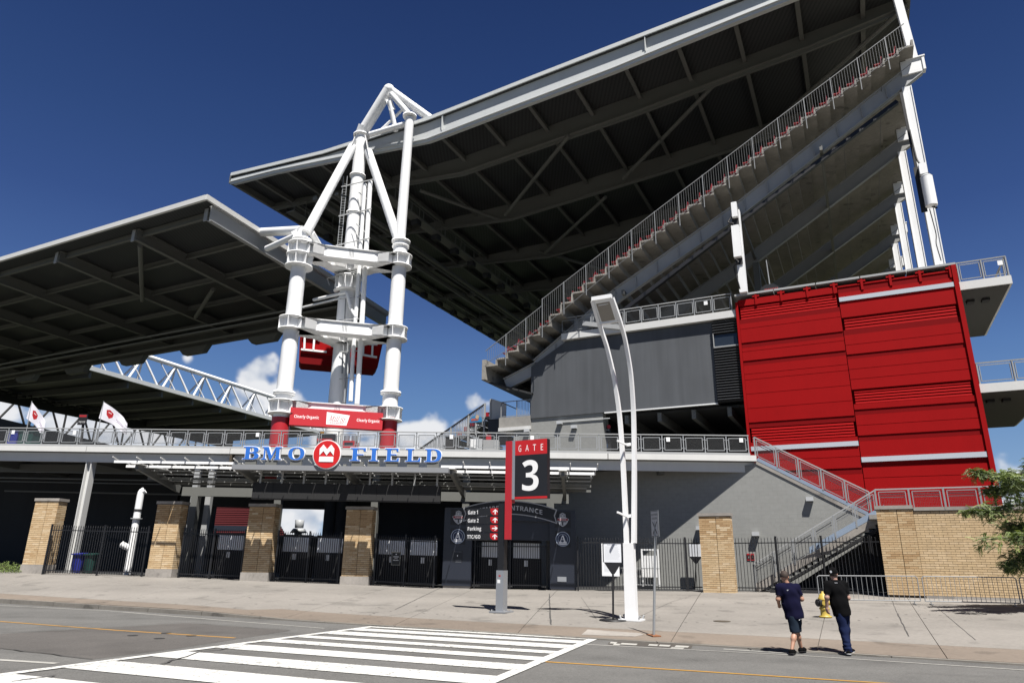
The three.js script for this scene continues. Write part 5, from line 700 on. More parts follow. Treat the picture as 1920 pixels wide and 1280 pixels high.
// ---------- stairs ----------
{
  const t = thing('outdoor_staircase', 'two flights of concrete stairs with grey railings crossing in front of the red tower', 'stairs', S.w(3, 0.6, 2));
  const f1 = polyline([[0.45, 7.3], [5.6, 4.25]]), f2 = polyline([[0.1, 0.75], [6.25, 4.2]]);
  for (let i = 0; i < 18; i++) { const e = 0.45 + i * 0.287, y = 7.3 - i * 0.17; part(t, 'step', S.box(e, e + 0.3, y - 0.3, y, 0.3, 1.28), M.concrete); }
  part(t, 'landing', S.box(5.6, 9, 4.0, 4.2, 0.3, 3.6), M.concrete);
  for (let i = 0; i < 20; i++) { const e = 0.1 + i * 0.3, y = 0.62 + (i + 1) * 0.17; part(t, 'step', S.box(e, e + 0.32, y - 0.26, y, 1.7, 3.2), M.concrete); }
  part(t, 'stringer', S.prism([[0.5, 7.28], [5.6, 4.26], [5.6, 4.46], [0.62, 7.42]], 1.28, 1.36), M.bluePaint); part(t, 'stringer_base', S.prism([[0.45, 7.1], [5.4, 4.15], [5.6, 4.25], [0.55, 7.28]], 1.28, 1.35), M.cap);
  part(t, 'stringer', S.prism([[2.8, 2.42], [6.3, 4.36], [6.3, 4.66], [2.8, 2.72]], 3.21, 3.27), M.bluePaint); part(t, 'stringer_base', S.prism([[0.3, 0.62], [6.2, 3.98], [6.3, 4.35], [2.8, 2.41], [0.1, 0.95]], 3.2, 3.26), M.cap);
  part(t, 'underside', S.prism([[0.9, 0.62], [6.3, 3.72], [6.3, 3.86], [0.7, 0.64]], 1.7, 3.2), M.blackMatt);
  part(t, 'back_wall', S.prism([[0.9, 0.3], [8.5, 0.3], [8.5, 3.95], [6.3, 3.95], [6.2, 3.66]], 1.32, 1.4), M.blackMatt); part(t, 'void_floor', S.box(0.9, 8.5, 0.5, 0.74, 1.41, 3.9), M.blackMatt);
  const rail = (x0, y0, x1, y1, m, n, ext) => {
    part(t, 'handrail', S.bar([x0, y0 + 1.1, m], [x1, y1 + 1.1, m], 0.07, 0.06), M.steel);
    for (let i = 0; i <= n; i++) { const u = i / n, e = lerp(x0, x1, u), y = lerp(y0, y1, u); part(t, 'post', [S.box(e - 0.04, e + 0.04, y - 0.05, y + 1.1, m - 0.04, m + 0.04)], M.galv); }
    for (let i = 0; i < n; i++) {
      const a = lerp(x0, x1, (i + 0.1) / n), b = lerp(x0, x1, (i + 0.9) / n), f = e => lerp(y0, y1, (e - x0) / (x1 - x0)), g = [];
      for (const [k, r] of [[0.12, 0.04], [0.98, 0.04]]) g.push(S.bar([a, f(a) + k, m], [b, f(b) + k, m], r, r));
      for (const e of [a, b]) g.push(S.box(e - 0.02, e + 0.02, f(e) + 0.12, f(e) + 0.98, m - 0.02, m + 0.02));
      const p = part(t, 'railing_panel', g, M.galv), h = []; for (const k of [0.86, 0.74]) h.push(S.bar([a, f(a) + k, m - 0.08], [b, f(b) + k, m - 0.08], 0.035, 0.035)); part(p, 'grab_rail', h, M.galv);
      const w = []; for (let q = 1; q < 16; q++) { const e = lerp(a, b, q / 16); w.push(S.box(e, e + 0.004, f(e) + 0.13, f(e) + 0.97, m - 0.003, m + 0.003)); } for (let q = 1; q < 12; q++) w.push(S.bar([a, f(a) + 0.12 + q * 0.07, m], [b, f(b) + 0.12 + q * 0.07, m], 0.004, 0.004)); part(p, 'mesh_infill', w, M.mesh);
    }
  };
  rail(0.5, 7.45, 5.75, 4.35, 1.32, 5); rail(0.15, 0.8, 6.0, 4.25, 3.24, 6); rail(6.0, 4.28, 11.6, 4.28, 3.2, 4.0);
}
// ---------- brick wall at right ----------
{
  const m = 5, base = S.w(9, 0.7, m - 0.4), t = thing('brick_wall', 'long tan brick wall with pale coping right of the stairs', 'wall', base), F = new Frame(base, S.ang), x0 = 5.9 - 9, xj = 7.35 - 9, x1 = 16 - 9, y0 = 0.72, n = 36;
  part(t, 'core', [F.box(x0 + 0.03, xj, -0.4, 3.62, -0.4, 0.42), F.box(xj, x1, -0.4, 3.55, -0.4, 0.36)], M.mortar);
  part(t, 'plinth', F.box(xj + 0.01, x1, -0.3, 0.03, -0.3, 0.42), M.cap);
  part(t, 'coping', F.box(x0 - 0.05, xj + 0.02, 3.64, 3.8, -0.5, 0.5), M.cap); for (let x = xj + 0.04; x < x1; x += 1.2) part(t, 'coping', F.box(x, x + 1.19, 3.56, 3.71, -0.5, 0.45), M.cap);
  const stain = (c, x) => { const r = rnd(), k = c / n; return brickTints[(k > 0.72 || (k > 0.3 && k < 0.5)) && r < 0.55 ? (r < 0.16 ? 6 : 3) : r < 0.6 ? 1 : r < 0.8 ? 0 : 4]; };
  brickFace(t, F.w(x0, 0, 0.452), F.ax, F.am, xj - x0, y0, n, (xj - x0) * 0.56, stain);
  // the rest of the wall, joined
  const g = [[], [], []]; for (let c = 0; c < 35; c++) for (let x = xj - (c % 2 ? 0.17 : 0); x < x1; x += 0.34) { const a = Math.max(x, xj + 0.01), b = Math.min(x + 0.335, x1); if (b - a < 0.05) continue; const r = rnd(); g[r < 0.5 ? 0 : r < 0.8 ? 1 : 2].push(F.box(a, b - 0.005, c * 0.1 + 0.04, c * 0.1 + 0.124, 0.33, 0.392 + rr(-0.002, 0.002))); }
  g.forEach((q, i) => stuff(part(t, 'brick_courses', q, brickTints[[0, 2, 4][i]])));
}
// ---------- lights on the grey walls ----------
for (const [px, py, m, mi, label] of [[1519, 936, 1.3, 0, 'pale box light high on the grey block wall under the stair railing'], [1418, 1001, 1.3, 0, 'pale box light low on the grey block wall above the fence'], [1313, 990, 1.3, 0, 'pale box light half hidden behind the freestanding pier'], [1051, 793, -0.35, 1, 'small pale light box with a conduit on the upper grey wall, topmost there'], [990, 808, -0.35, 1, 'pale wall light on the upper grey wall just left of the gate sign top'], [1078, 801, -0.35, 1, 'pale wall light on the upper grey wall right of the gate sign']]) {
  const [e, y] = S.pix(px, py, m), t = thing('wall_light', label, 'wall light', S.w(e, y, m), 'box lights on the grey walls');
  part(t, 'housing', S.prism([[e - 0.17, y - 0.1], [e + 0.17, y - 0.1], [e + 0.17, y + 0.1], [e - 0.17, y + 0.1]], m + 0.01, m + 0.3), M.greyBox); part(t, 'lens', S.box(e - 0.14, e + 0.14, y - 0.12, y - 0.105, m + 0.05, m + 0.27), M.glass);
  if (px === 1051) part(t, 'conduit', S.tube([e + 0.17, y + 0.05, m + 0.05], [e + 3.4, y + 0.05, m + 0.05], 0.03, 0.03, 6), M.greyBox);
}
{ const [e, y] = S.pix(1408, 1044, 1.3), t = thing('alarm_plates', 'pair of small red and black plates on the grey wall behind the fence', 'sign', S.w(e, y, 1.3)); for (const s of [-1, 1]) { part(t, 'plate', S.box(e + s * 0.1 - 0.08, e + s * 0.1 + 0.08, y - 0.17, y + 0.17, 1.301, 1.33), M.redPaint); part(t, 'label', S.quad(e + s * 0.1 - 0.07, e + s * 0.1 + 0.07, y - 0.12, y + 0.1, 1.334), canvasMat(64, 96, x => { x.fillStyle = '#0d0d0f'; x.fillRect(0, 0, 64, 96); x.fillStyle = '#ddd'; squeeze(x, s < 0 ? '2' : '1', 34, 48, 'bold 44px sans-serif', 20); })); } }
// ---------- gate sign ----------
{
  const b = onGround(940, 1148), F = new Frame(b, 0.52), t = thing('gate_sign', 'tall gate 3 sign with red top, direction plates and silver post', 'sign', b);
  const q = (x, y, m = 0) => F.pix(x, y, m), yS = q(940, 1069)[1], yTop = q(950, 829)[1];
  part(t, 'base_plate', F.box(-0.32, 0.32, 0, 0.05, -0.32, 0.32), M.silver); part(t, 'bolt', [-1, 1].flatMap(a => [-1, 1].map(c => F.tube([a * 0.25, 0.05, c * 0.25], [a * 0.25, 0.1, c * 0.25], 0.025, 0.025, 6))), M.steel);
  part(t, 'post_sleeve', F.box(-0.15, 0.15, 0.05, yS, -0.15, 0.15), M.silver); part(t, 'post', F.box(-0.12, 0.14, yS, q(940, 944)[1], -0.12, 0.12), M.black);
  const xr = [q(947, 920, 0.2)[0], q(958, 920, 0.2)[0]], yr = q(952, 1011, 0.2)[1];
  part(t, 'red_strip', [F.box(xr[0], xr[1], yr, yTop, 0.121, 0.2), F.box(xr[0], xr[1], q(940, 944)[1] + 0.01, yTop, -0.1, 0.12)], M.redPaint);
  const x0 = xr[1], xs = q(965, 900, 0.15)[0], x1 = q(1026, 880, 0.15)[0], y1 = yTop - 0.0, y0 = q(958, 936, 0.15)[1];
  part(t, 'silver_strip', F.box(x0 + 0.005, xs, y0, y1, -0.06, 0.15), M.silver); part(t, 'sign_box', F.box(xs, x1, y0, y1, -0.08, 0.14), M.black);
  const W = 512, H = Math.round(512 * (y1 - y0) / (x1 - xs));
  const face = canvasMat(W, H, (x, w, h) => { x.fillStyle = '#14161c'; x.fillRect(0, 0, w, h); x.fillStyle = '#c6171d'; x.fillRect(0, 0, w, h * 0.255); x.fillRect(0, h * 0.962, w, h * 0.04); x.fillStyle = '#fff'; ['G', 'A', 'T', 'E'].forEach((c, i) => squeeze(x, c, w * (0.15 + 0.23 * i), h * 0.14, '122px sans-serif', 52)); squeeze(x, '3', w * 0.49, h * 0.615, 'bold 580px sans-serif', w * 0.58); });
  part(t, 'sign_face', F.quad(xs + 0.004, x1 - 0.004, y0 + 0.004, y1 - 0.004, 0.144), face);
  const ys = [[953, 974], [975, 991], [992, 1007], [1007, 1013]]; const tops = [952, 968, 983.5, 999], bots = [966, 981.5, 997, 1012.5], txt = ['Gate 1', 'Gate 2', 'Parking', 'TTC/GO'];
  const a0 = q(877, 980)[0], a1 = -0.12;
  txt.forEach((s, i) => { const ya = q(935, bots[i])[1], yb = q(935, tops[i])[1], pl = part(t, 'direction_plate', F.box(a0 - 0.04, a1 - 0.005, ya, yb, -0.04, 0.04), M.black);
    part(pl, 'plate_face', F.quad(a0 - 0.036, a1 - 0.01, ya + 0.004, yb - 0.004, 0.045), canvasMat(640, 144, (x, w, h) => { x.fillStyle = '#16181c'; x.fillRect(0, 0, w, h); x.fillStyle = '#f4f4f4'; squeeze(x, s, 24, h * 0.52, 'bold 108px sans-serif', [210, 220, 275, 265][i], 'left'); x.fillStyle = '#c2131b'; x.beginPath(); x.moveTo(470, 4); x.lineTo(w - 2, 4); x.lineTo(w - 2, h - 4); x.lineTo(530, h - 4); x.quadraticCurveTo(470, h * 0.8, 470, h * 0.3); x.closePath(); x.fill(); x.save(); x.translate(562, h / 2); x.scale(1.15, 1); if (i === 2) x.rotate(Math.PI / 2); x.fillStyle = '#fff'; x.beginPath(); x.moveTo(0, -52); x.lineTo(40, -8); x.lineTo(40, 14); x.lineTo(11, -14); x.lineTo(11, 50); x.lineTo(-11, 50); x.lineTo(-11, -14); x.lineTo(-40, 14); x.lineTo(-40, -8); x.closePath(); x.fill(); x.restore(); })); });
  part(t, 'sticker', F.box(-0.1, 0.02, 0.98, 1.1, 0.151, 0.153), M.white); part(t, 'sticker', F.box(-0.05, 0.03, 1.2, 1.25, 0.151, 0.153), M.redPaint);
}
// ---------- street lamp ----------
{
  const b = onGround(1185, 1163), F = new Frame(b, PSI), t = thing('street_lamp', 'white twin legged street lamp curving up to a square head', 'street lamp', b);
  part(t, 'base_plate', F.box(-0.36, 0.36, 0, 0.05, -0.28, 0.28), M.white); part(t, 'bolt', [-1, 1].flatMap(a => [-1, 1].map(c => F.tube([a * 0.29, 0.05, c * 0.22], [a * 0.34, 0.16, c * 0.22], 0.035, 0.035, 6))), M.steel);
  const yj = F.pix(1183, 1018, 0)[1];
  const box = (pts, wa, wb, da, db) => { const P = [], N = 60, cv = new THREE.CatmullRomCurve3(pts.map(p => V(...p)), false, 'catmullrom', 0.4), G = []; for (let i = 0; i <= N; i++) { const u = i / N, p = cv.getPointAt(u), tg = cv.getTangentAt(u), w = lerp(wa, wb, u) / 2, d = lerp(da, db, u) / 2, nm = V(0, -tg.z, tg.y).normalize().negate(); G.push([[-1, -1], [1, -1], [1, 1], [-1, 1]].map(([a, c]) => F.w(p.x + a * w, p.y + c * d * nm.y, p.z + c * d * nm.z))); } for (let i = 0; i < N; i++) for (let k = 0; k < 4; k++) { const a = G[i][k], c = G[i][(k + 1) % 4], e = G[i + 1][(k + 1) % 4], f = G[i + 1][k]; for (const q of [a, c, e, a, e, f]) P.push(q.x, q.y, q.z); } const g = new THREE.BufferGeometry(); g.setAttribute('position', new THREE.BufferAttribute(new Float32Array(P), 3)); g.computeVertexNormals(); return g; };
  part(t, 'base', [F.prism([[-0.185, 0.05], [0.18, 0.05], [0.17, yj], [-0.17, yj]], -0.13, 0.13)], M.white);
  const mid = (x, y, m) => F.pix(x, y, m);
  const Lp = [[1175.5, 1018, 0], [1171.5, 930, 0], [1168, 860, 0.02], [1162, 780, 0.1], [1152, 710, 0.35], [1138, 650, 0.75], [1124, 608, 1.25], [1111, 564, 1.85]].map(([x, y, m]) => { const q = F.pix(x, y, m); return [q[0], q[1], m]; }), Rp = [[1189, 1018, 0], [1189.5, 930, 0], [1189.5, 850, 0.02], [1188, 770, 0.1], [1183, 700, 0.35], [1173, 640, 0.75], [1163, 602, 1.25], [1148, 558, 1.85]].map(([x, y, m]) => { const q = F.pix(x, y, m); return [q[0], q[1], m]; });
  part(t, 'leg', box(Lp, 0.14, 0.11, 0.2, 0.14), M.white); part(t, 'leg', box(Rp, 0.14, 0.11, 0.2, 0.14), M.white);
  const A = Lp[7], B = Rp[7], C = Lp[6], E = Rp[6], mp = (u, v) => [0, 1, 2].map(k => lerp(lerp(C[k], E[k], u), lerp(A[k], B[k], u), v));
  const head = part(t, 'head', [F.bar(mp(0, 1.06), mp(1, 1.06), 0.14, 0.14), F.bar(mp(0, 0.05), mp(1, 0.05), 0.12, 0.12), bar(F.w(...mp(0.5, 0)), F.w(...mp(0.5, 1.06)), 0.62, 0.1)], M.white);
  const dn = V(0, -0.062, 0).addScaledVector(F.am, 0.0); part(head, 'lens', bar(F.w(...mp(0.5, 0.16)).add(dn), F.w(...mp(0.5, 0.94)).add(dn), 0.5, 0.02), std(0.3, 0.27, 0.23, 0.3)); part(head, 'lens_trim', bar(F.w(...mp(0.25, 0.86)).add(V(0, -0.075, 0)), F.w(...mp(0.75, 0.86)).add(V(0, -0.075, 0)), 0.03, 0.02), M.white);
  for (const [y, x0, x1] of [[966, 1159, 1187], [832, 1159, 1187]]) part(t, 'cross_bar', [F.bar([mid(1174, y + 2, 0.1)[0], mid(1174, y + 2, 0.1)[1], 0.1], [mid(x1, y, 0)[0], mid(x1, y, 0)[1], 0], 0.08, 0.1), F.bar([mid(1158, y - 6, 0.75)[0], mid(1158, y - 6, 0.75)[1], 0.75], [mid(1176, y + 2, 0.1)[0], mid(1176, y + 2, 0.1)[1], 0.1], 0.05, 0.06)], M.white);
}
// ---------- crossing sign ----------
{
  const AA = 1.36, b = onGround(1226, 1192), top = atZ(1229.5, 957, -b.z), h = top.y - b.y, F = new Frame(V(b.x, b.y, b.z), AA), t = thing('crossing_sign', 'thin grey post with a narrow pedestrian X sign seen from the side', 'sign', b), lean = (top.x - b.x) / h;
  part(t, 'post', [tube(b.clone().add(V(0, -0.05, 0)), V(b.x + lean * h * 0.98, b.y + h * 0.98, b.z), 0.035, 0.033, 8)], M.galv); part(t, 'anchor', F.box(-0.22, 0.22, 0, 0.03, -0.12, 0.12), std(0.3, 0.12, 0.05, 0.9));
  const ya = h - 0.72, F2 = new Frame(V(b.x + lean * h, b.y, b.z), AA); part(t, 'plate', F2.box(-0.26, 0.26, ya, h, 0.035, 0.045), M.galv);
  part(t, 'plate_face', F2.quad(-0.255, 0.255, ya + 0.005, h - 0.005, 0.048), canvasMat(192, 264, (x, w, hh) => { x.fillStyle = '#b9bcc0'; x.fillRect(0, 0, w, hh); x.strokeStyle = '#222'; x.lineWidth = 5; x.strokeRect(6, 6, w - 12, hh - 12); x.fillStyle = '#333'; squeeze(x, 'PEDESTRIANS', w / 2, 40, 'bold 30px sans-serif', 160); squeeze(x, 'CROSSING', w / 2, 78, 'bold 30px sans-serif', 140); x.lineWidth = 17; x.strokeStyle = '#2b2b2b'; x.beginPath(); x.moveTo(42, 112); x.lineTo(150, 240); x.moveTo(150, 112); x.lineTo(42, 240); x.stroke(); }));
}
// ---------- poster stands ----------
for (const [bx, by, tx, ty, w, label, fr] of [[1150, 1163, 1148, 1018, 33, 'black poster stand on a round foot left of the street lamp', null], [1303, 1103, 1303, 1018, 24, 'black poster stand behind the fence beside the freestanding pier', null]]) {
  const b = bx > 1200 ? S.w(S.pix(bx, by, 2.0)[0], 0.55, 2.0) : onGround(bx, by), z = -b.z, F = new Frame(b, bx > 1200 ? PSI : 0.1), t = thing('poster_stand', label, 'poster stand', b);
  const q = (x, y) => F.pix(x, y, 0), [x0, y1] = q(tx - w / 2, ty), [x1] = q(tx + w / 2, ty), y0 = q(tx, bx > 1200 ? 1043 : 1054)[1], xm = (x0 + x1) / 2;
  part(t, 'foot', new THREE.CylinderGeometry(0.42, 0.45, 0.03, 28).translate(b.x, b.y + 0.02, b.z), M.black); part(t, 'pole', F.tube([0, 0.03, -0.02], [xm, y0 - 0.25, -0.02], 0.032, 0.032, 10), M.black);
  part(t, 'bracket', F.prism([[xm - 0.05, y0 - 0.36], [xm + 0.05, y0 - 0.36], [x1, y0], [x0, y0]], -0.03, 0.03), M.black); part(t, 'frame', F.box(x0 - 0.03, x0, y0, y1, -0.03, 0.03), M.black); part(t, 'frame', F.box(x1, x1 + 0.02, y0, y1, -0.03, 0.02), M.black); part(t, 'frame', F.box(x0, x1, y1, y1 + 0.02, -0.03, 0.02), M.black);
  part(t, 'sheet', F.box(x0, x1, y0, y1, -0.02, 0.0), M.white); part(t, 'print', F.quad(x0, x1, y0, y1, 0.006), canvasMat(128, 160, (x, ww, h) => { x.fillStyle = '#e4e7ec'; x.fillRect(0, 0, ww, h); x.fillStyle = '#777c86'; squeeze(x, 'Notice to Visitors', 64, 14, 'bold 12px sans-serif', 74); x.fillStyle = '#a9adb5'; for (let i = 0; i < 13; i++) x.fillRect(10, 28 + i * 9, 108 - hash2(i, 9) * 20, 2.4); }));
}
// ---------- fire hydrant ----------
{
  const b = onGround(1548.5, 1157.5), yel = std(0.62, 0.45, 0.08, 0.5), t = thing('fire_hydrant', 'yellow fire hydrant with a black side cap between the two men', 'fire hydrant', b), h = 0.82, k = h / 0.82;
  const L = pts => lathe(pts.map(([r, y]) => [r, y * k]), 28).translate(b.x, b.y, b.z), F = new Frame(b, 0.35);
  part(t, 'barrel', L([[0.001, 0], [0.2, 0], [0.2, 0.05], [0.14, 0.07], [0.14, 0.24], [0.165, 0.26], [0.165, 0.3], [0.135, 0.32], [0.135, 0.52], [0.17, 0.54], [0.17, 0.58], [0.14, 0.6]]), yel);
  part(t, 'bonnet', L([[0.17, 0.58], [0.17, 0.61], [0.145, 0.63], [0.13, 0.69], [0.085, 0.745], [0.05, 0.76], [0.05, 0.79], [0.03, 0.82], [0.001, 0.82]]), yel);
  part(t, 'side_cap', [F.tube([-0.1, 0.46, 0.08], [-0.2, 0.46, 0.16], 0.12, 0.12, 18), F.tube([-0.2, 0.46, 0.16], [-0.23, 0.46, 0.185], 0.085, 0.085, 8)], M.black); part(t, 'nozzle', [F.tube([0.08, 0.46, -0.02], [0.23, 0.46, -0.02], 0.075, 0.075, 16), F.tube([0, 0.46, 0.1], [0.0, 0.46, 0.2], 0.07, 0.07, 14)], yel);
  part(t, 'flange_bolt', Array.from({ length: 8 }, (_, i) => new THREE.CylinderGeometry(0.014, 0.014, 0.06, 6).translate(0.155, 0.28, 0).rotateY(i * 0.785).translate(b.x, b.y, b.z)), yel);
}
// ---------- crowd barriers ----------
for (const [x0, y0, x1, y1, tl, tr, label] of [[1538, 1130.5, 1728, 1133.5, 1090.5, 1093, 'silver crowd barrier behind the two men and the hydrant'], [1737, 1134, 1916, 1138, 1093, 1099, 'silver crowd barrier in front of the brick wall, right of the first'], [1922, 1138, 2100, 1146, 1099, 1106, 'silver crowd barrier at the right edge, under the tree']]) {
  const A = onGround(x0, y0), B = onGround(x1, y1), t = thing('crowd_barrier', label, 'barrier', A.clone().lerp(B, 0.5), 'silver crowd barriers in front of the brick wall'), d = B.clone().sub(A), H = 1.05, P = (u, y) => A.clone().addScaledVector(d, u).add(V(0, y, 0)), T = (a, b, r) => tube(a, b, r, r, 8);
  part(t, 'frame', [T(P(0, 0.14), P(0, H - 0.06), 0.02), T(P(1, 0.14), P(1, H - 0.06), 0.02), T(P(0, H - 0.06), P(0.02, H), 0.02), T(P(1, H - 0.06), P(0.98, H), 0.02), T(P(0.02, H), P(0.98, H), 0.02), T(P(0, 0.14), P(1, 0.14), 0.02)], M.galv);
  const n = 20; for (let i = 1; i < n; i++) part(t, 'bar', T(P(i / n, 0.14), P(i / n, H), 0.009), M.galv);
  const nn = V(-d.z, 0, d.x).normalize(); for (const u of [0.06, 0.94]) part(t, 'foot', [T(P(u, 0.03).addScaledVector(nn, 0.3), P(u, 0.03).addScaledVector(nn, -0.3), 0.018), T(P(u, 0.03), P(u, 0.14), 0.018)], M.galv);
}
// ---------- on the deck: lower stand end, screens, carts ----------
{
  const m = -2.2, q = (x, y) => S.pix(x, y, m), t = thing('lower_stand_side', 'slatted grey side rail climbing beside the lower seats above the deck', 'stand', S.w(q(870, 800)[0], 8, m));
  const A = q(782, 845), B = q(908, 758); part(t, 'handrail', S.bar([...A, m], [...B, m], 0.08, 0.1), M.blackMatt);
  const n = 44; for (let i = 0; i < n; i++) { const u = i / n, e = lerp(A[0], B[0], u), y = lerp(A[1], B[1], u); part(t, 'slat', S.box(e - 0.03, e + 0.03, y - 1.5, y - 0.03, m - 0.03, m), M.galv); }
  for (const [x, y0, y1] of [[844, 840, 800], [877, 836, 776], [907, 836, 756], [919, 800, 748]]) { const a = q(x, y0), b = q(x, y1); part(t, 'post', S.box(a[0] - 0.06, a[0] + 0.06, a[1], b[1], m - 0.08, m + 0.04), M.steel); }
  const c = q(921, 747), d = q(949, 756), e = q(921, 790); part(t, 'metal_screen', S.prism([[c[0], e[1]], [d[0], e[1]], [d[0], d[1]], [c[0], c[1]]], m - 0.05, m), M.greyBox);
  for (let i = 0; i < 7; i++) { const u = q(838 + i * 13, 826 - i * 9); part(t, 'seat', [S.box(u[0] - 0.2, u[0] + 0.2, u[1] - 0.06, u[1], m - 0.7, m - 0.2), S.box(u[0] - 0.2, u[0] + 0.2, u[1], u[1] + 0.45, m - 0.76, m - 0.7)], M.seatRed); part(t, 'step', S.box(u[0] - 0.4, u[0] + 0.4, u[1] - 0.5, u[1] - 0.3, m - 6, m - 0.1), M.underSteel); }
  const k = thing('black_screen', 'plain black screen box on the deck left of the upper grey wall', 'screen', S.w(q(930, 800)[0], 9, -1.6)); { const a = S.pix(915, 788, -1.6), b = S.pix(952, 815, -1.6); part(k, 'body', S.box(a[0], b[0], b[1] - 0.6, a[1], -2.2, -1.6), M.black); part(k, 'frame', S.box(a[0] - 0.03, b[0] + 0.03, a[1], a[1] + 0.05, -2.2, -1.58), M.blackMatt); }
  const ov = thing('oval_sign', 'round topped blue advertising sign above the lower seats', 'sign', S.w(q(894, 790)[0], 10, m)); { const a = q(882, 793), b = q(905, 778), cx = (a[0] + b[0]) / 2, w = (b[0] - a[0]) / 2, pts = [[cx - w, a[1]], [cx + w, a[1]]]; for (let i = 0; i <= 10; i++) pts.push([cx + w * Math.cos(i / 10 * Math.PI), a[1] + 0.15 + (b[1] - a[1] - 0.15) * Math.sin(i / 10 * Math.PI)]); part(ov, 'board', S.prism(pts, m + 0.06, m + 0.12), std(0.05, 0.25, 0.5, 0.5)); part(ov, 'motif', [S.prism([[cx - w * 0.8, a[1] + 0.12], [cx + w * 0.4, a[1] + 0.12], [cx + w * 0.5, a[1] + 0.26], [cx - w * 0.7, a[1] + 0.3]], m + 0.121, m + 0.13)], std(0.5, 0.12, 0.1, 0.5)); part(ov, 'motif', new THREE.CylinderGeometry(w * 0.3, w * 0.3, 0.02, 18).rotateX(Math.PI / 2).translate(cx + w * 0.25, a[1] + 0.38, m + 0.13).applyMatrix4(S.M), std(0.6, 0.45, 0.3, 0.5)); part(ov, 'prop', S.box(cx - 0.04, cx + 0.04, a[1] - 0.9, a[1], m + 0.03, m + 0.1), M.steel); }
  const box = (name, label, cat, x0, x1, yt, yb, mm, mat, extra) => { const a = D.pix(x0, yt, mm), b = D.pix(x1, yb, mm), o = thing(name, label, cat, D.w((a[0] + b[0]) / 2, 7.6, mm)); part(o, 'body', D.box(a[0], b[0], Math.min(b[1], 7.56), a[1], mm - 0.8, mm), mat); extra?.(o, a, b, mm); };
  box('waste_bin', 'dark square bin behind the deck railing under the slatted stand side', 'bin', 836, 857, 820, 843, -1.2, M.blackMatt, (o, a, b, mm) => part(o, 'rim', D.box(a[0] - 0.04, b[0] + 0.04, a[1], a[1] + 0.06, mm - 0.84, mm + 0.04), M.black));
  box('white_cabinet', 'white cabinet behind the deck railing left of the gate sign', 'cabinet', 881, 904, 822, 840, -1.2, M.greyBox, (o, a, b, mm) => part(o, 'door', D.box(a[0] + 0.06, (a[0] + b[0]) / 2, b[1], a[1] - 0.06, mm + 0.001, mm + 0.03), M.white));
  box('grey_cabinet', 'grey cabinet behind the deck railing next to the gate sign', 'cabinet', 906, 934, 824, 843, -1.2, M.steel, (o, a, b, mm) => part(o, 'red_sign', D.box(a[0] + 0.15, a[0] + 0.45, a[1] + 0.02, a[1] + 0.3, mm - 0.2, mm - 0.1), M.redPaint));
  box('food_cart', 'dark food stall with red trim behind the railing between the tower legs', 'stall', 596, 622, 812, 834, -2, M.black, (o, a, b, mm) => { part(o, 'counter', D.box(a[0], b[0], a[1] - 0.5, a[1] - 0.35, mm + 0.001, mm + 0.15), M.redPaint); part(o, 'emblem', D.box(a[0] + 0.05, a[0] + 0.35, a[1] + 0.001, a[1] + 0.15, mm - 0.1, mm), M.paintYellow); });
  box('drinks_cart', 'red framed drinks cart with steel urns behind the railing', 'stall', 643, 664, 826, 838, -2, M.redPaint, (o, a, b, mm) => { for (const s of [0.12, 0.6]) part(o, 'urn', new THREE.CylinderGeometry(0.17, 0.17, 0.34, 16).translate(...D.w(a[0] + s, a[1] + 0.18, mm - 0.3).toArray()), M.silver); part(o, 'panel', D.box(a[0] + 0.1, b[0] - 0.1, b[1] + 0.1, a[1] - 0.1, mm + 0.001, mm + 0.02), M.navy); });
  box('storage_tub', 'blue storage tub behind the deck railing at far left', 'tub', 17, 29, 809, 827, -1.5, M.bin1, (o, a, b, mm) => part(o, 'lid', D.box(a[0] - 0.04, b[0] + 0.04, a[1], a[1] + 0.06, mm - 0.84, mm + 0.04), M.bin1)); box('storage_crate', 'dark green crate behind the deck railing right of the blue tub', 'crate', 36, 58, 810, 827, -1.5, M.bin2, (o, a, b, mm) => part(o, 'lid', D.box(a[0] - 0.04, b[0] + 0.04, a[1], a[1] + 0.06, mm - 0.84, mm + 0.04), M.bin2));
  // wayfinding sign in the opening
  const ws = thing('wayfinding_sign', 'black wayfinding sign with white lines and a red badge in the opening above the deck', 'sign', S.w(S.pix(1132, 810, -0.9)[0], 8, -0.9)); { const a = S.pix(1119, 802, -0.9), b = S.pix(1146, 845, -0.9); part(ws, 'board', S.box(a[0], b[0], b[1], a[1], -0.98, -0.9), M.black); part(ws, 'print', S.quad(a[0], b[0], b[1], a[1], -0.895), canvasMat(128, 208, x => { x.fillStyle = '#101216'; x.fillRect(0, 0, 128, 208); x.fillStyle = '#ddd'; squeeze(x, 'Sections 112', 64, 24, 'bold 18px sans-serif', 108); squeeze(x, 'Washrooms', 48, 52, 'bold 18px sans-serif', 76); squeeze(x, 'Concourse', 48, 80, 'bold 18px sans-serif', 76); x.fillStyle = '#27405f'; x.fillRect(20, 110, 80, 70); x.fillStyle = '#7c8ea6'; x.fillRect(34, 124, 50, 34); })); part(ws, 'badge', new THREE.CylinderGeometry(0.13, 0.13, 0.03, 16).rotateX(Math.PI / 2).translate(b[0] - 0.1, a[1] + 0.02, -0.88).applyMatrix4(S.M), M.redPaint); }
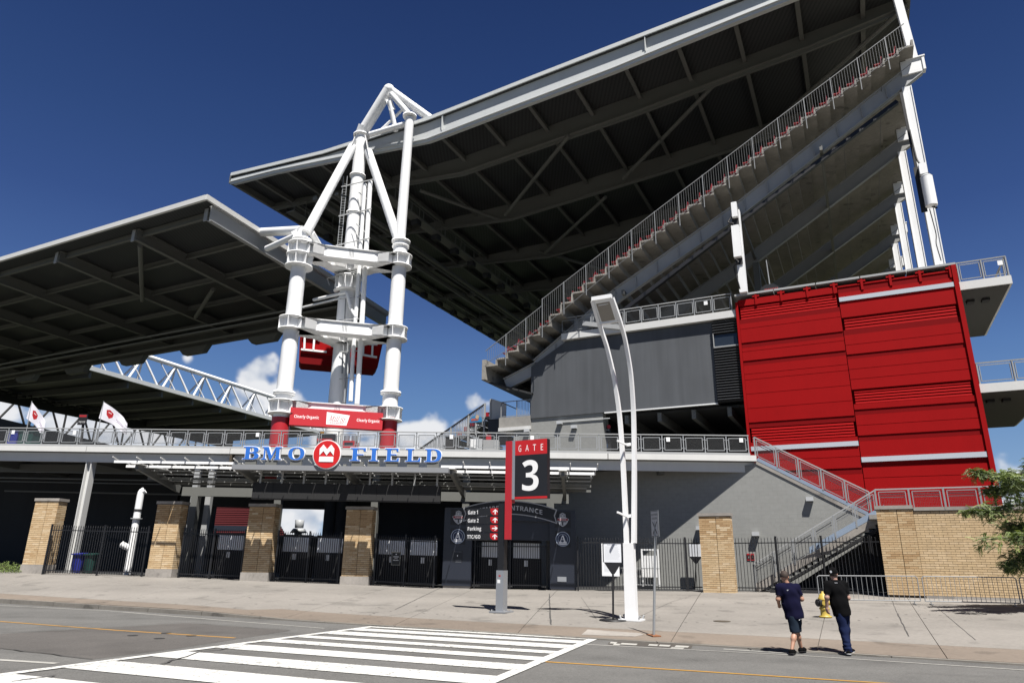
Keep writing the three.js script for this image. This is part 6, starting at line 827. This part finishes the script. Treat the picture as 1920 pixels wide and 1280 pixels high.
  // far red seats seen under the deck; roof shade is put into their darker red
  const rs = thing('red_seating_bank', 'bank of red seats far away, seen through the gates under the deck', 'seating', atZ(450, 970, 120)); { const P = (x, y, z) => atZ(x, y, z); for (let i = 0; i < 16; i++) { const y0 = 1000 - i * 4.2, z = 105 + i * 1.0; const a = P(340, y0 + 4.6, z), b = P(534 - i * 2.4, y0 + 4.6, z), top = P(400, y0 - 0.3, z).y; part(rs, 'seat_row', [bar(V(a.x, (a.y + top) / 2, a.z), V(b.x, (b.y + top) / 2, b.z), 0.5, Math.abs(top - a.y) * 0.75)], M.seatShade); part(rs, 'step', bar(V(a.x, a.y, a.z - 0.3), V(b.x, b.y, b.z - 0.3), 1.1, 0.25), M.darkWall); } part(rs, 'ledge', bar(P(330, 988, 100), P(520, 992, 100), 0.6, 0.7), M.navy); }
}
// ---------- two men ----------
function meshField(sd, x0, x1, y0, y1, z0, z1, cell) {    // surface of a distance field, by marching cubes
  const side = Math.max(x1 - x0, y1 - y0, z1 - z0) + 4 * cell, n = Math.ceil(side / cell) + 1, mc = new MarchingCubes(n, new THREE.MeshStandardMaterial(), false, false, 400000), half = n / 2;
  mc.isolation = 0; mc.field.fill(-1); const cx = (x0 + x1) / 2, cy = (y0 + y1) / 2, cz = (z0 + z1) / 2, h = side / 2;
  for (let k = 0; k < n; k++) { const z = cz + (k - half) / half * h; if (z < z0 - cell || z > z1 + cell) continue; for (let j = 0; j < n; j++) { const y = cy + (j - half) / half * h; if (y < y0 - cell || y > y1 + cell) continue; for (let i = 0; i < n; i++) { const x = cx + (i - half) / half * h; if (x < x0 - cell || x > x1 + cell) continue; mc.field[k * n * n + j * n + i] = -sd(x, y, z); } } }
  mc.update(); const c = mc.count, P = mc.positionArray.slice(0, c * 3), N = mc.normalArray.slice(0, c * 3);
  for (let i = 0; i < c; i++) { P[i * 3] = P[i * 3] * h + cx; P[i * 3 + 1] = P[i * 3 + 1] * h + cy; P[i * 3 + 2] = P[i * 3 + 2] * h + cz; const l = Math.hypot(N[i * 3], N[i * 3 + 1], N[i * 3 + 2]) || 1; for (let q = 0; q < 3; q++) N[i * 3 + q] /= l; }
  for (let i = 0; i < c; i += 3) { const a = i * 3, u = [P[a + 3] - P[a], P[a + 4] - P[a + 1], P[a + 5] - P[a + 2]], v = [P[a + 6] - P[a], P[a + 7] - P[a + 1], P[a + 8] - P[a + 2]], fn = [u[1] * v[2] - u[2] * v[1], u[2] * v[0] - u[0] * v[2], u[0] * v[1] - u[1] * v[0]]; const dd = fn[0] * N[a] + fn[1] * N[a + 1] + fn[2] * N[a + 2]; if (dd < 0) for (let q = 0; q < 3; q++) { let t = P[a + 3 + q]; P[a + 3 + q] = P[a + 6 + q]; P[a + 6 + q] = t; t = N[a + 3 + q]; N[a + 3 + q] = N[a + 6 + q]; N[a + 6 + q] = t; } }
  const g = new THREE.BufferGeometry(); g.setAttribute('position', new THREE.BufferAttribute(P, 3)); g.setAttribute('normal', new THREE.BufferAttribute(N, 3)); return g;
}
const smin = (a, b, k) => { const h = Math.max(k - Math.abs(a - b), 0) / k; return Math.min(a, b) - h * h * k * 0.25; };
function cap3(a, ra, b, rb, fz = 1) { const ab = [b[0] - a[0], b[1] - a[1], b[2] - a[2]], l2 = ab[0] ** 2 + ab[1] ** 2 + ab[2] ** 2 || 1e-9; return (x, y, z) => { const px = x - a[0], py = y - a[1], pz = z - a[2]; const t = clamp((px * ab[0] + py * ab[1] + pz * ab[2]) / l2, 0, 1); return Math.hypot(px - t * ab[0], py - t * ab[1], (pz - t * ab[2]) / fz) - (ra + (rb - ra) * t); }; }
const ell = (c, r) => (x, y, z) => { const k = Math.hypot((x - c[0]) / r[0], (y - c[1]) / r[1], (z - c[2]) / r[2]); return (k - 1) * Math.min(...r); };
const join = (fs, k) => (x, y, z) => { let d = 1e3; for (const f of fs) d = smin(d, f(x, y, z), k); return d; };
const skin = std(0.5, 0.27, 0.18, 0.55), skin2 = std(0.54, 0.32, 0.25, 0.55);
function hand(w, dir, curlDir, s = 1) {                    // palm, four unequal curled fingers and a side thumb from the wrist w
  const d = V(...dir).normalize(), c = V(...curlDir).normalize(), side = d.clone().cross(c).normalize(), o = V(...w), A = v => [v.x, v.y, v.z], fs = [], at = (l, q, r = 0) => A(o.clone().addScaledVector(d, l * s).addScaledVector(side, q * s).addScaledVector(c, r * s));
  fs.push(cap3(at(0.0, -0.012), 0.026 * s, at(0.075, -0.02), 0.02 * s), cap3(at(0.0, 0.012), 0.026 * s, at(0.075, 0.02), 0.02 * s));
  const fing = []; [[-0.031, 0.062], [-0.01, 0.075], [0.011, 0.07], [0.03, 0.055]].forEach(([q, l]) => { fing.push(cap3(at(0.07, q), 0.0095 * s, at(0.07 + l * 0.5, q * 1.1, 0.008), 0.009 * s), cap3(at(0.07 + l * 0.5, q * 1.1, 0.008), 0.009 * s, at(0.07 + l * 0.75, q * 1.12, 0.035), 0.008 * s)); });
  fing.push(cap3(at(0.02, -0.03), 0.013 * s, at(0.055, -0.055, 0.015), 0.011 * s), cap3(at(0.055, -0.055, 0.015), 0.011 * s, at(0.085, -0.052, 0.03), 0.009 * s));
  const palm = join(fs, 0.03), f2 = join(fing, 0.006); return (x, y, z) => smin(palm(x, y, z), f2(x, y, z), 0.012);
}
function man(label, base, J, mats, extras) {
  const t = thing('person', label, 'person', base), toW = g => g.translate(base.x, base.y, base.z);
  const f = J.face, fr = V(...f).normalize(), rt = fr.clone().cross(UPV).normalize(), H = V(...J.head), hp = (a, b, c) => H.clone().addScaledVector(rt, a).addScaledVector(UPV, b).addScaledVector(fr, c).toArray();
  // body: head to toe, one surface
  const head = join([ell(hp(0, 0.03, -0.012), [0.09, 0.11, 0.1]), ell(hp(0, -0.045, 0.02), [0.068, 0.08, 0.075])], 0.04);
  const feat = [cap3(hp(0, 0.012, 0.088), 0.011, hp(0, -0.02, 0.104), 0.015), ell(hp(0.09, -0.005, -0.005), [0.016, 0.032, 0.022]), ell(hp(-0.09, -0.005, -0.005), [0.016, 0.032, 0.022]), cap3(hp(-0.02, -0.056, 0.083), 0.009, hp(0.02, -0.056, 0.083), 0.009), cap3(hp(-0.05, 0.026, 0.068), 0.012, hp(0.05, 0.026, 0.068), 0.012), ell(hp(0, -0.1, 0.06), [0.03, 0.025, 0.03])];
  const hf = join([head, ...feat], 0.012), neck = cap3(hp(0, -0.06, -0.02), 0.058, J.neck, 0.066);
  const limbs = []; for (const a of J.arms) { limbs.push(cap3(a.sh, 0.062, a.el, 0.047), cap3(a.el, 0.047, a.wr, 0.029)); }
  for (const l of J.legs) { limbs.push(cap3(l.hip, 0.088, l.knee, 0.058), cap3(l.knee, 0.056, [lerp(l.knee[0], l.ank[0], 0.4) - l.dir[0] * 0.012, lerp(l.knee[1], l.ank[1], 0.4), lerp(l.knee[2], l.ank[2], 0.4) - l.dir[2] * 0.012], 0.058), cap3([lerp(l.knee[0], l.ank[0], 0.35), lerp(l.knee[1], l.ank[1], 0.35), lerp(l.knee[2], l.ank[2], 0.35)], 0.054, l.ank, 0.036)); }
  const torso = [cap3(J.pelvis, 0.14 * J.wide, J.waist, 0.135 * J.wide, 0.8), cap3(J.waist, 0.135 * J.wide, J.chest, 0.15 * J.wide, 0.78), cap3(J.arms[0].sh, 0.07, J.arms[1].sh, 0.07)];
  const hands = J.arms.map(a => hand(a.wr, a.hd, a.hc)), body0 = join([neck, ...torso, ...limbs], 0.045), body = (x, y, z) => { let d = body0(x, y, z); if (y > J.neck[1] - 0.02) d = smin(d, hf(x, y, z), 0.02); for (let i = 0; i < 2; i++) { const w = J.arms[i].wr; if (Math.abs(x - w[0]) < 0.25 && Math.abs(y - w[1]) < 0.25 && Math.abs(z - w[2]) < 0.25) d = smin(d, hands[i](x, y, z), 0.02); } return d; };
  const b = part(t, 'body', toW(meshField(body, -0.45, 0.45, 0, J.top, -0.45, 0.45, 0.0125)), mats.skin);
  // clothes
  const shirtT = join([cap3([J.pelvis[0], J.pelvis[1] - 0.08, J.pelvis[2]], 0.185 * J.wide, J.waist, 0.172 * J.wide, 0.86), cap3(J.waist, 0.172 * J.wide, J.chest, 0.178 * J.wide, 0.82), cap3(J.arms[0].sh, 0.085, J.arms[1].sh, 0.085), cap3(J.chest, 0.12, J.neck, 0.075), ...J.arms.map(a => cap3(a.sh, 0.085, a.slv, 0.076))], 0.07);
  const fold = (x, y, z) => 0.005 * Math.sin(y * 24 + x * 14 + 2.5 * Math.sin(x * 9 + y * 4)) + 0.003 * Math.sin(x * 31 + y * 11 + z * 20);
  const shirt = (x, y, z) => { let d = shirtT(x, y, z) + fold(x, y, z); d = Math.max(d, J.hem + 0.02 * Math.sin(x * 9) - y, y - J.neck[1] - 0.03); for (const a of J.arms) { const v = [a.slv[0] - a.sh[0], a.slv[1] - a.sh[1], a.slv[2] - a.sh[2]], l = Math.hypot(...v), q = ((x - a.slv[0]) * v[0] + (y - a.slv[1]) * v[1] + (z - a.slv[2]) * v[2]) / l, near = Math.hypot(x - a.slv[0], y - a.slv[1], z - a.slv[2]) < 0.17; if (near && (x - J.waist[0]) * Math.sign(a.sh[0] - J.waist[0]) > 0.185 * J.wide) d = Math.max(d, q); } return d; };
  part(t, 'shirt', toW(meshField(shirt, -0.45, 0.45, J.hem - 0.03, J.neck[1] + 0.06, -0.35, 0.35, 0.0125)), mats.shirt);
  const legF = join([cap3(J.pelvis, 0.15 * J.wide, [J.pelvis[0], J.pelvis[1] + 0.1, J.pelvis[2]], 0.145 * J.wide, 0.82), ...J.legs.flatMap(l => J.shorts ? [cap3(l.hip, 0.108, l.knee, 0.093)] : [cap3(l.hip, 0.106, l.knee, 0.08), cap3(l.knee, 0.08, l.ank, 0.072)])], 0.05);
  const cut = J.shorts ? J.shorts : 0.06; part(t, J.shorts ? 'shorts' : 'jeans', toW(meshField((x, y, z) => Math.max(legF(x, y, z) - 0.012 + 0.5 * fold(x * 1.3, y * 1.4, z) + (J.shorts ? 0 : 0.006 * Math.sin(y * 80) * sstep(0.45, 0.1, y)), cut - y, y - J.hem - 0.06), -0.4, 0.4, cut - 0.02, J.hem + 0.1, -0.4, 0.4, 0.0125)), mats.trousers);
  J.legs.forEach(l => { const d = V(...l.dir).normalize(), A = V(...l.ank), toe = l.toe, s = join([cap3(A.clone().add(V(0, -0.03, 0)).toArray(), 0.05, V(...l.heel).toArray(), 0.042), cap3(l.heel, 0.042, V(...l.heel).lerp(V(...toe), 0.6).add(V(0, 0.01, 0)).toArray(), 0.05), cap3(V(...l.heel).lerp(V(...toe), 0.6).toArray(), 0.048, toe, 0.036)], 0.05);
    const lo = [Math.min(l.heel[0], toe[0], l.ank[0]) - 0.08, Math.max(l.heel[0], toe[0], l.ank[0]) + 0.08, -0.01, l.ank[1] + 0.04, Math.min(l.heel[2], toe[2], l.ank[2]) - 0.08, Math.max(l.heel[2], toe[2], l.ank[2]) + 0.08], sole = (x, z) => lerp(l.heel[1], toe[1], clamp(((x - l.heel[0]) * d.x + (z - l.heel[2]) * d.z) / 0.2, 0, 1)) - 0.04;
    const shoe = part(t, 'shoe', toW(meshField((x, y, z) => Math.max(s(x, y, z), sole(x, z) + 0.02 - y, y - l.ank[1] - 0.005), ...lo, 0.007)), mats.shoe); part(shoe, 'sole', toW(meshField((x, y, z) => Math.max(s(x, y, z) - 0.006, y - sole(x, z) - 0.019, sole(x, z) - 0.004 - y), ...lo, 0.006)), mats.sole); });
  extras(t, { hp, toW, fr, rt, base, head });
  return t;
}
{
  const cloth = (r, g, b) => new THREE.MeshPhysicalMaterial({ color: new THREE.Color().setRGB(r, g, b), roughness: 1, specularIntensity: 0.15 }), navy = cloth(0.0052, 0.0052, 0.019), denim = cloth(0.013, 0.02, 0.032), blackC = cloth(0.0035, 0.0035, 0.004), jean = cloth(0.009, 0.014, 0.042), hair = std(0.045, 0.028, 0.02, 0.8), wh = M.white;
  const tag = (t, c, rx, w, h, txt, ax) => { const g = new THREE.PlaneGeometry(w, h).rotateY(rx).translate(c.x, c.y, c.z); g.userData.keep = true; part(t, 'print', g, canvasMat(128, 48, (x) => { x.fillStyle = ax; x.fillRect(0, 0, 128, 48); x.fillStyle = '#cfd2da'; squeeze(x, txt, 64, 26, 'bold 38px sans-serif', 104); })); };
  const b1 = onGround(1496.5, 1226.5); b1.y = Math.max(b1.y, 0.02);
  man('stocky man in a navy polo shirt and denim shorts walking away to the right', b1, { head: [-0.125, 1.655, 0.0], face: [0.72, 0, -0.7], neck: [-0.09, 1.5, 0.01], chest: [-0.075, 1.3, 0.0], waist: [-0.03, 1.05, -0.01], pelvis: [0.01, 0.9, 0], wide: 1.18, hem: 0.74, top: 1.8, shorts: 0.45,
    arms: [{ sh: [-0.275, 1.42, 0.03], el: [-0.34, 1.16, 0.03], wr: [-0.24, 0.99, -0.22], slv: [-0.322, 1.24, 0.03], hd: [0.4, 0.05, -0.8], hc: [0.8, 0.2, 0.3] }, { sh: [0.14, 1.42, -0.05], el: [0.235, 1.17, -0.03], wr: [0.12, 1.13, -0.3], slv: [0.205, 1.24, -0.035], hd: [-0.4, 0.3, -0.8], hc: [-0.8, 0.2, -0.2] }],
    legs: [{ hip: [-0.06, 0.86, 0.05], knee: [-0.04, 0.47, 0.06], ank: [-0.2, 0.105, 0.2], dir: [0.6, 0, -0.75], heel: [-0.24, 0.06, 0.24], toe: [-0.09, 0.035, 0.06] }, { hip: [0.09, 0.86, -0.05], knee: [0.07, 0.48, -0.1], ank: [0.17, 0.1, -0.2], dir: [0.75, 0, -0.65], heel: [0.14, 0.05, -0.18], toe: [0.31, 0.05, -0.33] }] },
    { skin, shirt: navy, trousers: denim, shoe: blackC, sole: M.rubber }, (t, { hp, toW, head }) => {
      part(t, 'hair', toW(meshField((x, y, z) => { const d = head(x, y, z) - 0.005, c = hp(0, 0.03, 0), f = V(x - c[0], y - c[1], z - c[2]); return Math.max(d, (f.x * 0.72 - f.z * 0.7) - 0.035 - f.y * 0.6, -0.035 - f.y); }, -0.25, 0.02, 1.55, 1.8, -0.15, 0.15, 0.007)), hair);
      tag(t, V(b1.x - 0.12, b1.y + 1.37, b1.z + 0.158), -0.1, 0.1, 0.045, 'MLSE', '#0d0d22'); part(t, 'key_fob', [bar(b1.clone().add(V(0.08, 0.83, 0.14)), b1.clone().add(V(0.05, 0.72, 0.15)), 0.03, 0.02), bar(b1.clone().add(V(0.1, 0.8, 0.13)), b1.clone().add(V(0.09, 0.74, 0.14)), 0.04, 0.02)], wh); part(t, 'glasses', [bar(V(...hp(0.086, 0.014, 0.0)).add(b1), V(...hp(0.07, 0.016, 0.09)).add(b1), 0.006, 0.008), bar(V(...hp(-0.05, 0.014, 0.1)).add(b1), V(...hp(0.05, 0.014, 0.1)).add(b1), 0.01, 0.03)], M.black);
      part(t, 'phone', new THREE.BoxGeometry(0.075, 0.15, 0.01).rotateX(-0.9).translate(b1.x - 0.04, b1.y + 1.13, b1.z - 0.42), M.black);
    });
  const b2 = onGround(1591, 1228); b2.y = Math.max(b2.y, 0.02);
  man('tall man in black polo, blue jeans and black cap walking away to the right', b2, { head: [-0.115, 1.735, 0.0], face: [0.8, 0, -0.6], neck: [-0.1, 1.58, 0.01], chest: [-0.09, 1.37, 0.0], waist: [-0.06, 1.12, 0], pelvis: [-0.03, 0.97, 0], wide: 1.12, hem: 0.82, top: 1.9, shorts: 0,
    arms: [{ sh: [-0.3, 1.5, 0.05], el: [-0.37, 1.22, 0.08], wr: [-0.375, 0.97, 0.02], slv: [-0.355, 1.29, 0.07], hd: [0.2, -0.9, -0.1], hc: [0.9, 0.1, -0.3] }, { sh: [0.11, 1.5, -0.06], el: [0.185, 1.21, -0.05], wr: [0.1, 1.2, -0.32], slv: [0.165, 1.29, -0.052], hd: [-0.4, 0.3, -0.8], hc: [-0.8, 0.2, -0.2] }],
    legs: [{ hip: [-0.1, 0.92, 0.04], knee: [-0.05, 0.5, 0.04], ank: [-0.04, 0.1, 0.13], dir: [0.5, 0, -0.85], heel: [-0.06, 0.055, 0.17], toe: [0.05, 0.04, -0.06] }, { hip: [0.06, 0.92, -0.05], knee: [0.05, 0.51, -0.08], ank: [0.06, 0.1, -0.16], dir: [0.85, 0, -0.5], heel: [0.04, 0.05, -0.15], toe: [0.25, 0.05, -0.25] }] },
    { skin: skin2, shirt: blackC, trousers: jean, shoe: blackC, sole: wh }, (t, { hp, toW, head, fr }) => {
      const c = part(t, 'cap', toW(meshField((x, y, z) => { const d = head(x, y, z) - 0.016, q = hp(0, 0.03, 0); return Math.max(d, -0.005 - (y - q[1])); }, -0.25, 0.03, 1.7, 1.9, -0.15, 0.15, 0.007)), blackC); part(c, 'peak', bar(V(...hp(0, 0.04, 0.08)).add(b2), V(...hp(0, 0.025, 0.19)).add(b2), 0.15, 0.012), blackC);
      const e = V(...hp(0.02, 0.055, -0.135)).add(b2), g = new THREE.CircleGeometry(0.028, 20).rotateY(Math.atan2(-fr.x, -fr.z)).translate(e.x, e.y, e.z); part(c, 'emblem', g, wh);
      part(t, 'hair', toW(meshField((x, y, z) => { const d = head(x, y, z) - 0.006, q = hp(0, 0.03, 0), w = V(x - q[0], y - q[1], z - q[2]); return Math.max(d, (w.x * 0.8 - w.z * 0.6) + 0.0, -0.08 - w.y, w.y - 0.01); }, -0.25, 0.03, 1.6, 1.8, -0.15, 0.15, 0.007)), hair);
      tag(t, V(b2.x - 0.13, b2.y + 1.545, b2.z + 0.118), -0.05, 0.085, 0.03, 'MLSE', '#0a0a0a'); part(t, 'phone', new THREE.BoxGeometry(0.075, 0.15, 0.01).rotateX(-0.9).translate(b2.x + 0.02, b2.y + 1.24, b2.z - 0.43), M.black);
    });
}
// ---------- tree at the right edge ----------
{
  const b = onGround(2090, 1150), t = thing('honey_locust_tree', 'green tree with feathery leaves reaching in from the right edge', 'tree', b);
  const P = (x, y, z) => atZ(x, y, z), z0 = -b.z;
  const limbs = [[[2090, 1150, z0], [2080, 1060, z0], [2060, 960, z0], [2040, 860, z0], [2010, 780, z0]]];
  const ends = [];
  const br = (pts) => { limbs.push(pts); ends.push(pts); };
  br([[2070, 1010, z0], [1985, 985, z0 - 0.5], [1905, 1005, z0 - 0.8], [1842, 1012, z0 - 1]]); br([[2066, 1000, z0], [1980, 1010, z0 + 0.6], [1915, 1040, z0 + 0.8], [1890, 1062, z0 + 0.8]]); br([[2060, 960, z0], [1970, 940, z0], [1885, 950, z0 - 0.4], [1805, 958, z0 - 0.6]]);
  br([[2055, 930, z0], [1980, 915, z0 - 0.3], [1900, 915, z0 + 0.3], [1848, 918, z0 + 0.3]]); br([[2050, 900, z0], [1975, 885, z0 + 0.3], [1890, 890, z0 + 0.1], [1822, 884, z0]]); br([[2060, 960, z0], [1990, 965, z0 + 1], [1930, 985, z0 + 1.2], [1880, 985, z0 + 1.4]]); br([[2050, 900, z0], [1990, 900, z0 - 0.8], [1930, 905, z0 - 1], [1890, 895, z0 - 1]]);
  br([[2050, 870, z0], [2000, 850, z0], [1960, 860, z0], [1935, 875, z0]]); br([[2040, 840, z0], [2120, 800, z0], [2180, 790, z0]]); br([[2040, 850, z0], [2060, 760, z0 + 1], [2050, 700, z0 + 1]]); br([[2060, 950, z0], [2150, 930, z0 + 1], [2220, 900, z0 + 1]]);
  limbs.forEach((l, i) => { const c = new THREE.CatmullRomCurve3(l.map(p => P(...p))), n = 10, g = []; for (let k = 0; k < n; k++) { const r = u => (i ? 0.05 : 0.16) * (1 - u * 0.8) + 0.006; g.push(tube(c.getPoint(k / n), c.getPoint((k + 1) / n), r(k / n), r((k + 1) / n), 8)); } part(t, i ? 'branch' : 'trunk', g, std(0.09, 0.07, 0.05, 0.95)); });
  // feathery sprays: paired leaflets along short twigs
  const mats = [...[[0.125, 0.18, 0.03], [0.175, 0.23, 0.04], [0.088, 0.138, 0.022]].map(c => new THREE.MeshPhysicalMaterial({ color: new THREE.Color().setRGB(...c), roughness: 0.9, transmission: 0.35, thickness: 0, side: THREE.DoubleSide }))], bufs = [[], [], []];
  const leaflet = (arr, p, d, n, L) => { const w = n.clone().multiplyScalar(L * 0.27), tip = p.clone().addScaledVector(d, L), m = p.clone().addScaledVector(d, L * 0.45); for (const q of [p, m.clone().add(w), tip, p, tip, m.clone().sub(w)]) arr.push(q.x, q.y, q.z); };
  const spray = p => { const dir = V(rr(-1, 0.7), rr(-0.5, 0.35), rr(-0.9, 0.9)).normalize(), side = dir.clone().cross(V(rr(-0.3, 0.3), 1, rr(-0.3, 0.3))).normalize(), up = side.clone().cross(dir), arr = bufs[Math.floor(rnd() * 3)], L = rr(0.2, 0.36), n = 10; for (let i = 0; i < n; i++) { const c = p.clone().addScaledVector(dir, L * i / n).add(V(0, -0.1 * (i / n) ** 2, 0)); for (const s of [-1, 1]) leaflet(arr, c, side.clone().multiplyScalar(s).addScaledVector(dir, 0.55).add(V(0, -0.25, 0)).normalize(), dir.clone().addScaledVector(up, rr(-0.3, 0.3)).normalize(), rr(0.055, 0.1)); } };
  ends.forEach((l, i) => { const c = new THREE.CatmullRomCurve3(l.map(p => P(...p))); const N = i < 8 ? 620 : 180; for (let k = 0; k < N; k++) { const u = 0.12 + 0.88 * Math.pow(rnd(), 0.8), w = 0.12 + 0.5 * (1 - u) + 0.18 * Math.sin(u * 9 + i), q = c.getPoint(Math.min(1, u)); if (fbm(q.x * 2 + i * 3, q.y * 2 + k * 0.002, 2) < 0.36) continue; spray(q.add(V(rr(-w, w), rr(-w, w * 0.6), rr(-w, w)))); } });
  bufs.forEach((a, i) => { const g = new THREE.BufferGeometry(); g.setAttribute('position', new THREE.BufferAttribute(new Float32Array(a), 3)); g.computeVertexNormals(); part(t, 'crown', g, mats[i]); });
  // low shrub beside the leftmost pier
  const sb = onGround(8, 1074), s = thing('low_shrub', 'low green shrub at the left edge beside the leftmost pier', 'shrub', sb), arr = []; for (let i = 0; i < 900; i++) { const a = rr(0, 6.28), r = Math.sqrt(rnd()), p = sb.clone().add(V(Math.cos(a) * r * 1.2 - 0.2, rnd() * 0.6 * (1 - r * 0.5), Math.sin(a) * r * 0.7 - 0.5)); leaflet(arr, p, V(rr(-1, 1), rr(0, 1), rr(-1, 1)).normalize(), V(rr(-1, 1), rr(-1, 1), rr(-1, 1)).normalize(), rr(0.07, 0.14)); } const g = new THREE.BufferGeometry(); g.setAttribute('position', new THREE.BufferAttribute(new Float32Array(arr), 3)); g.computeVertexNormals(); part(s, 'foliage', g, mats[0]); part(s, 'stem', Array.from({ length: 12 }, () => tube(sb.clone().add(V(rr(-0.8, 0.8), 0, -0.5)), sb.clone().add(V(rr(-0.9, 0.9), 0.45, -0.5)), 0.012, 0.006, 5)), std(0.09, 0.07, 0.05, 0.95));
}
camera.far = 5000; camera.updateProjectionMatrix();
renderer.render(scene, camera);
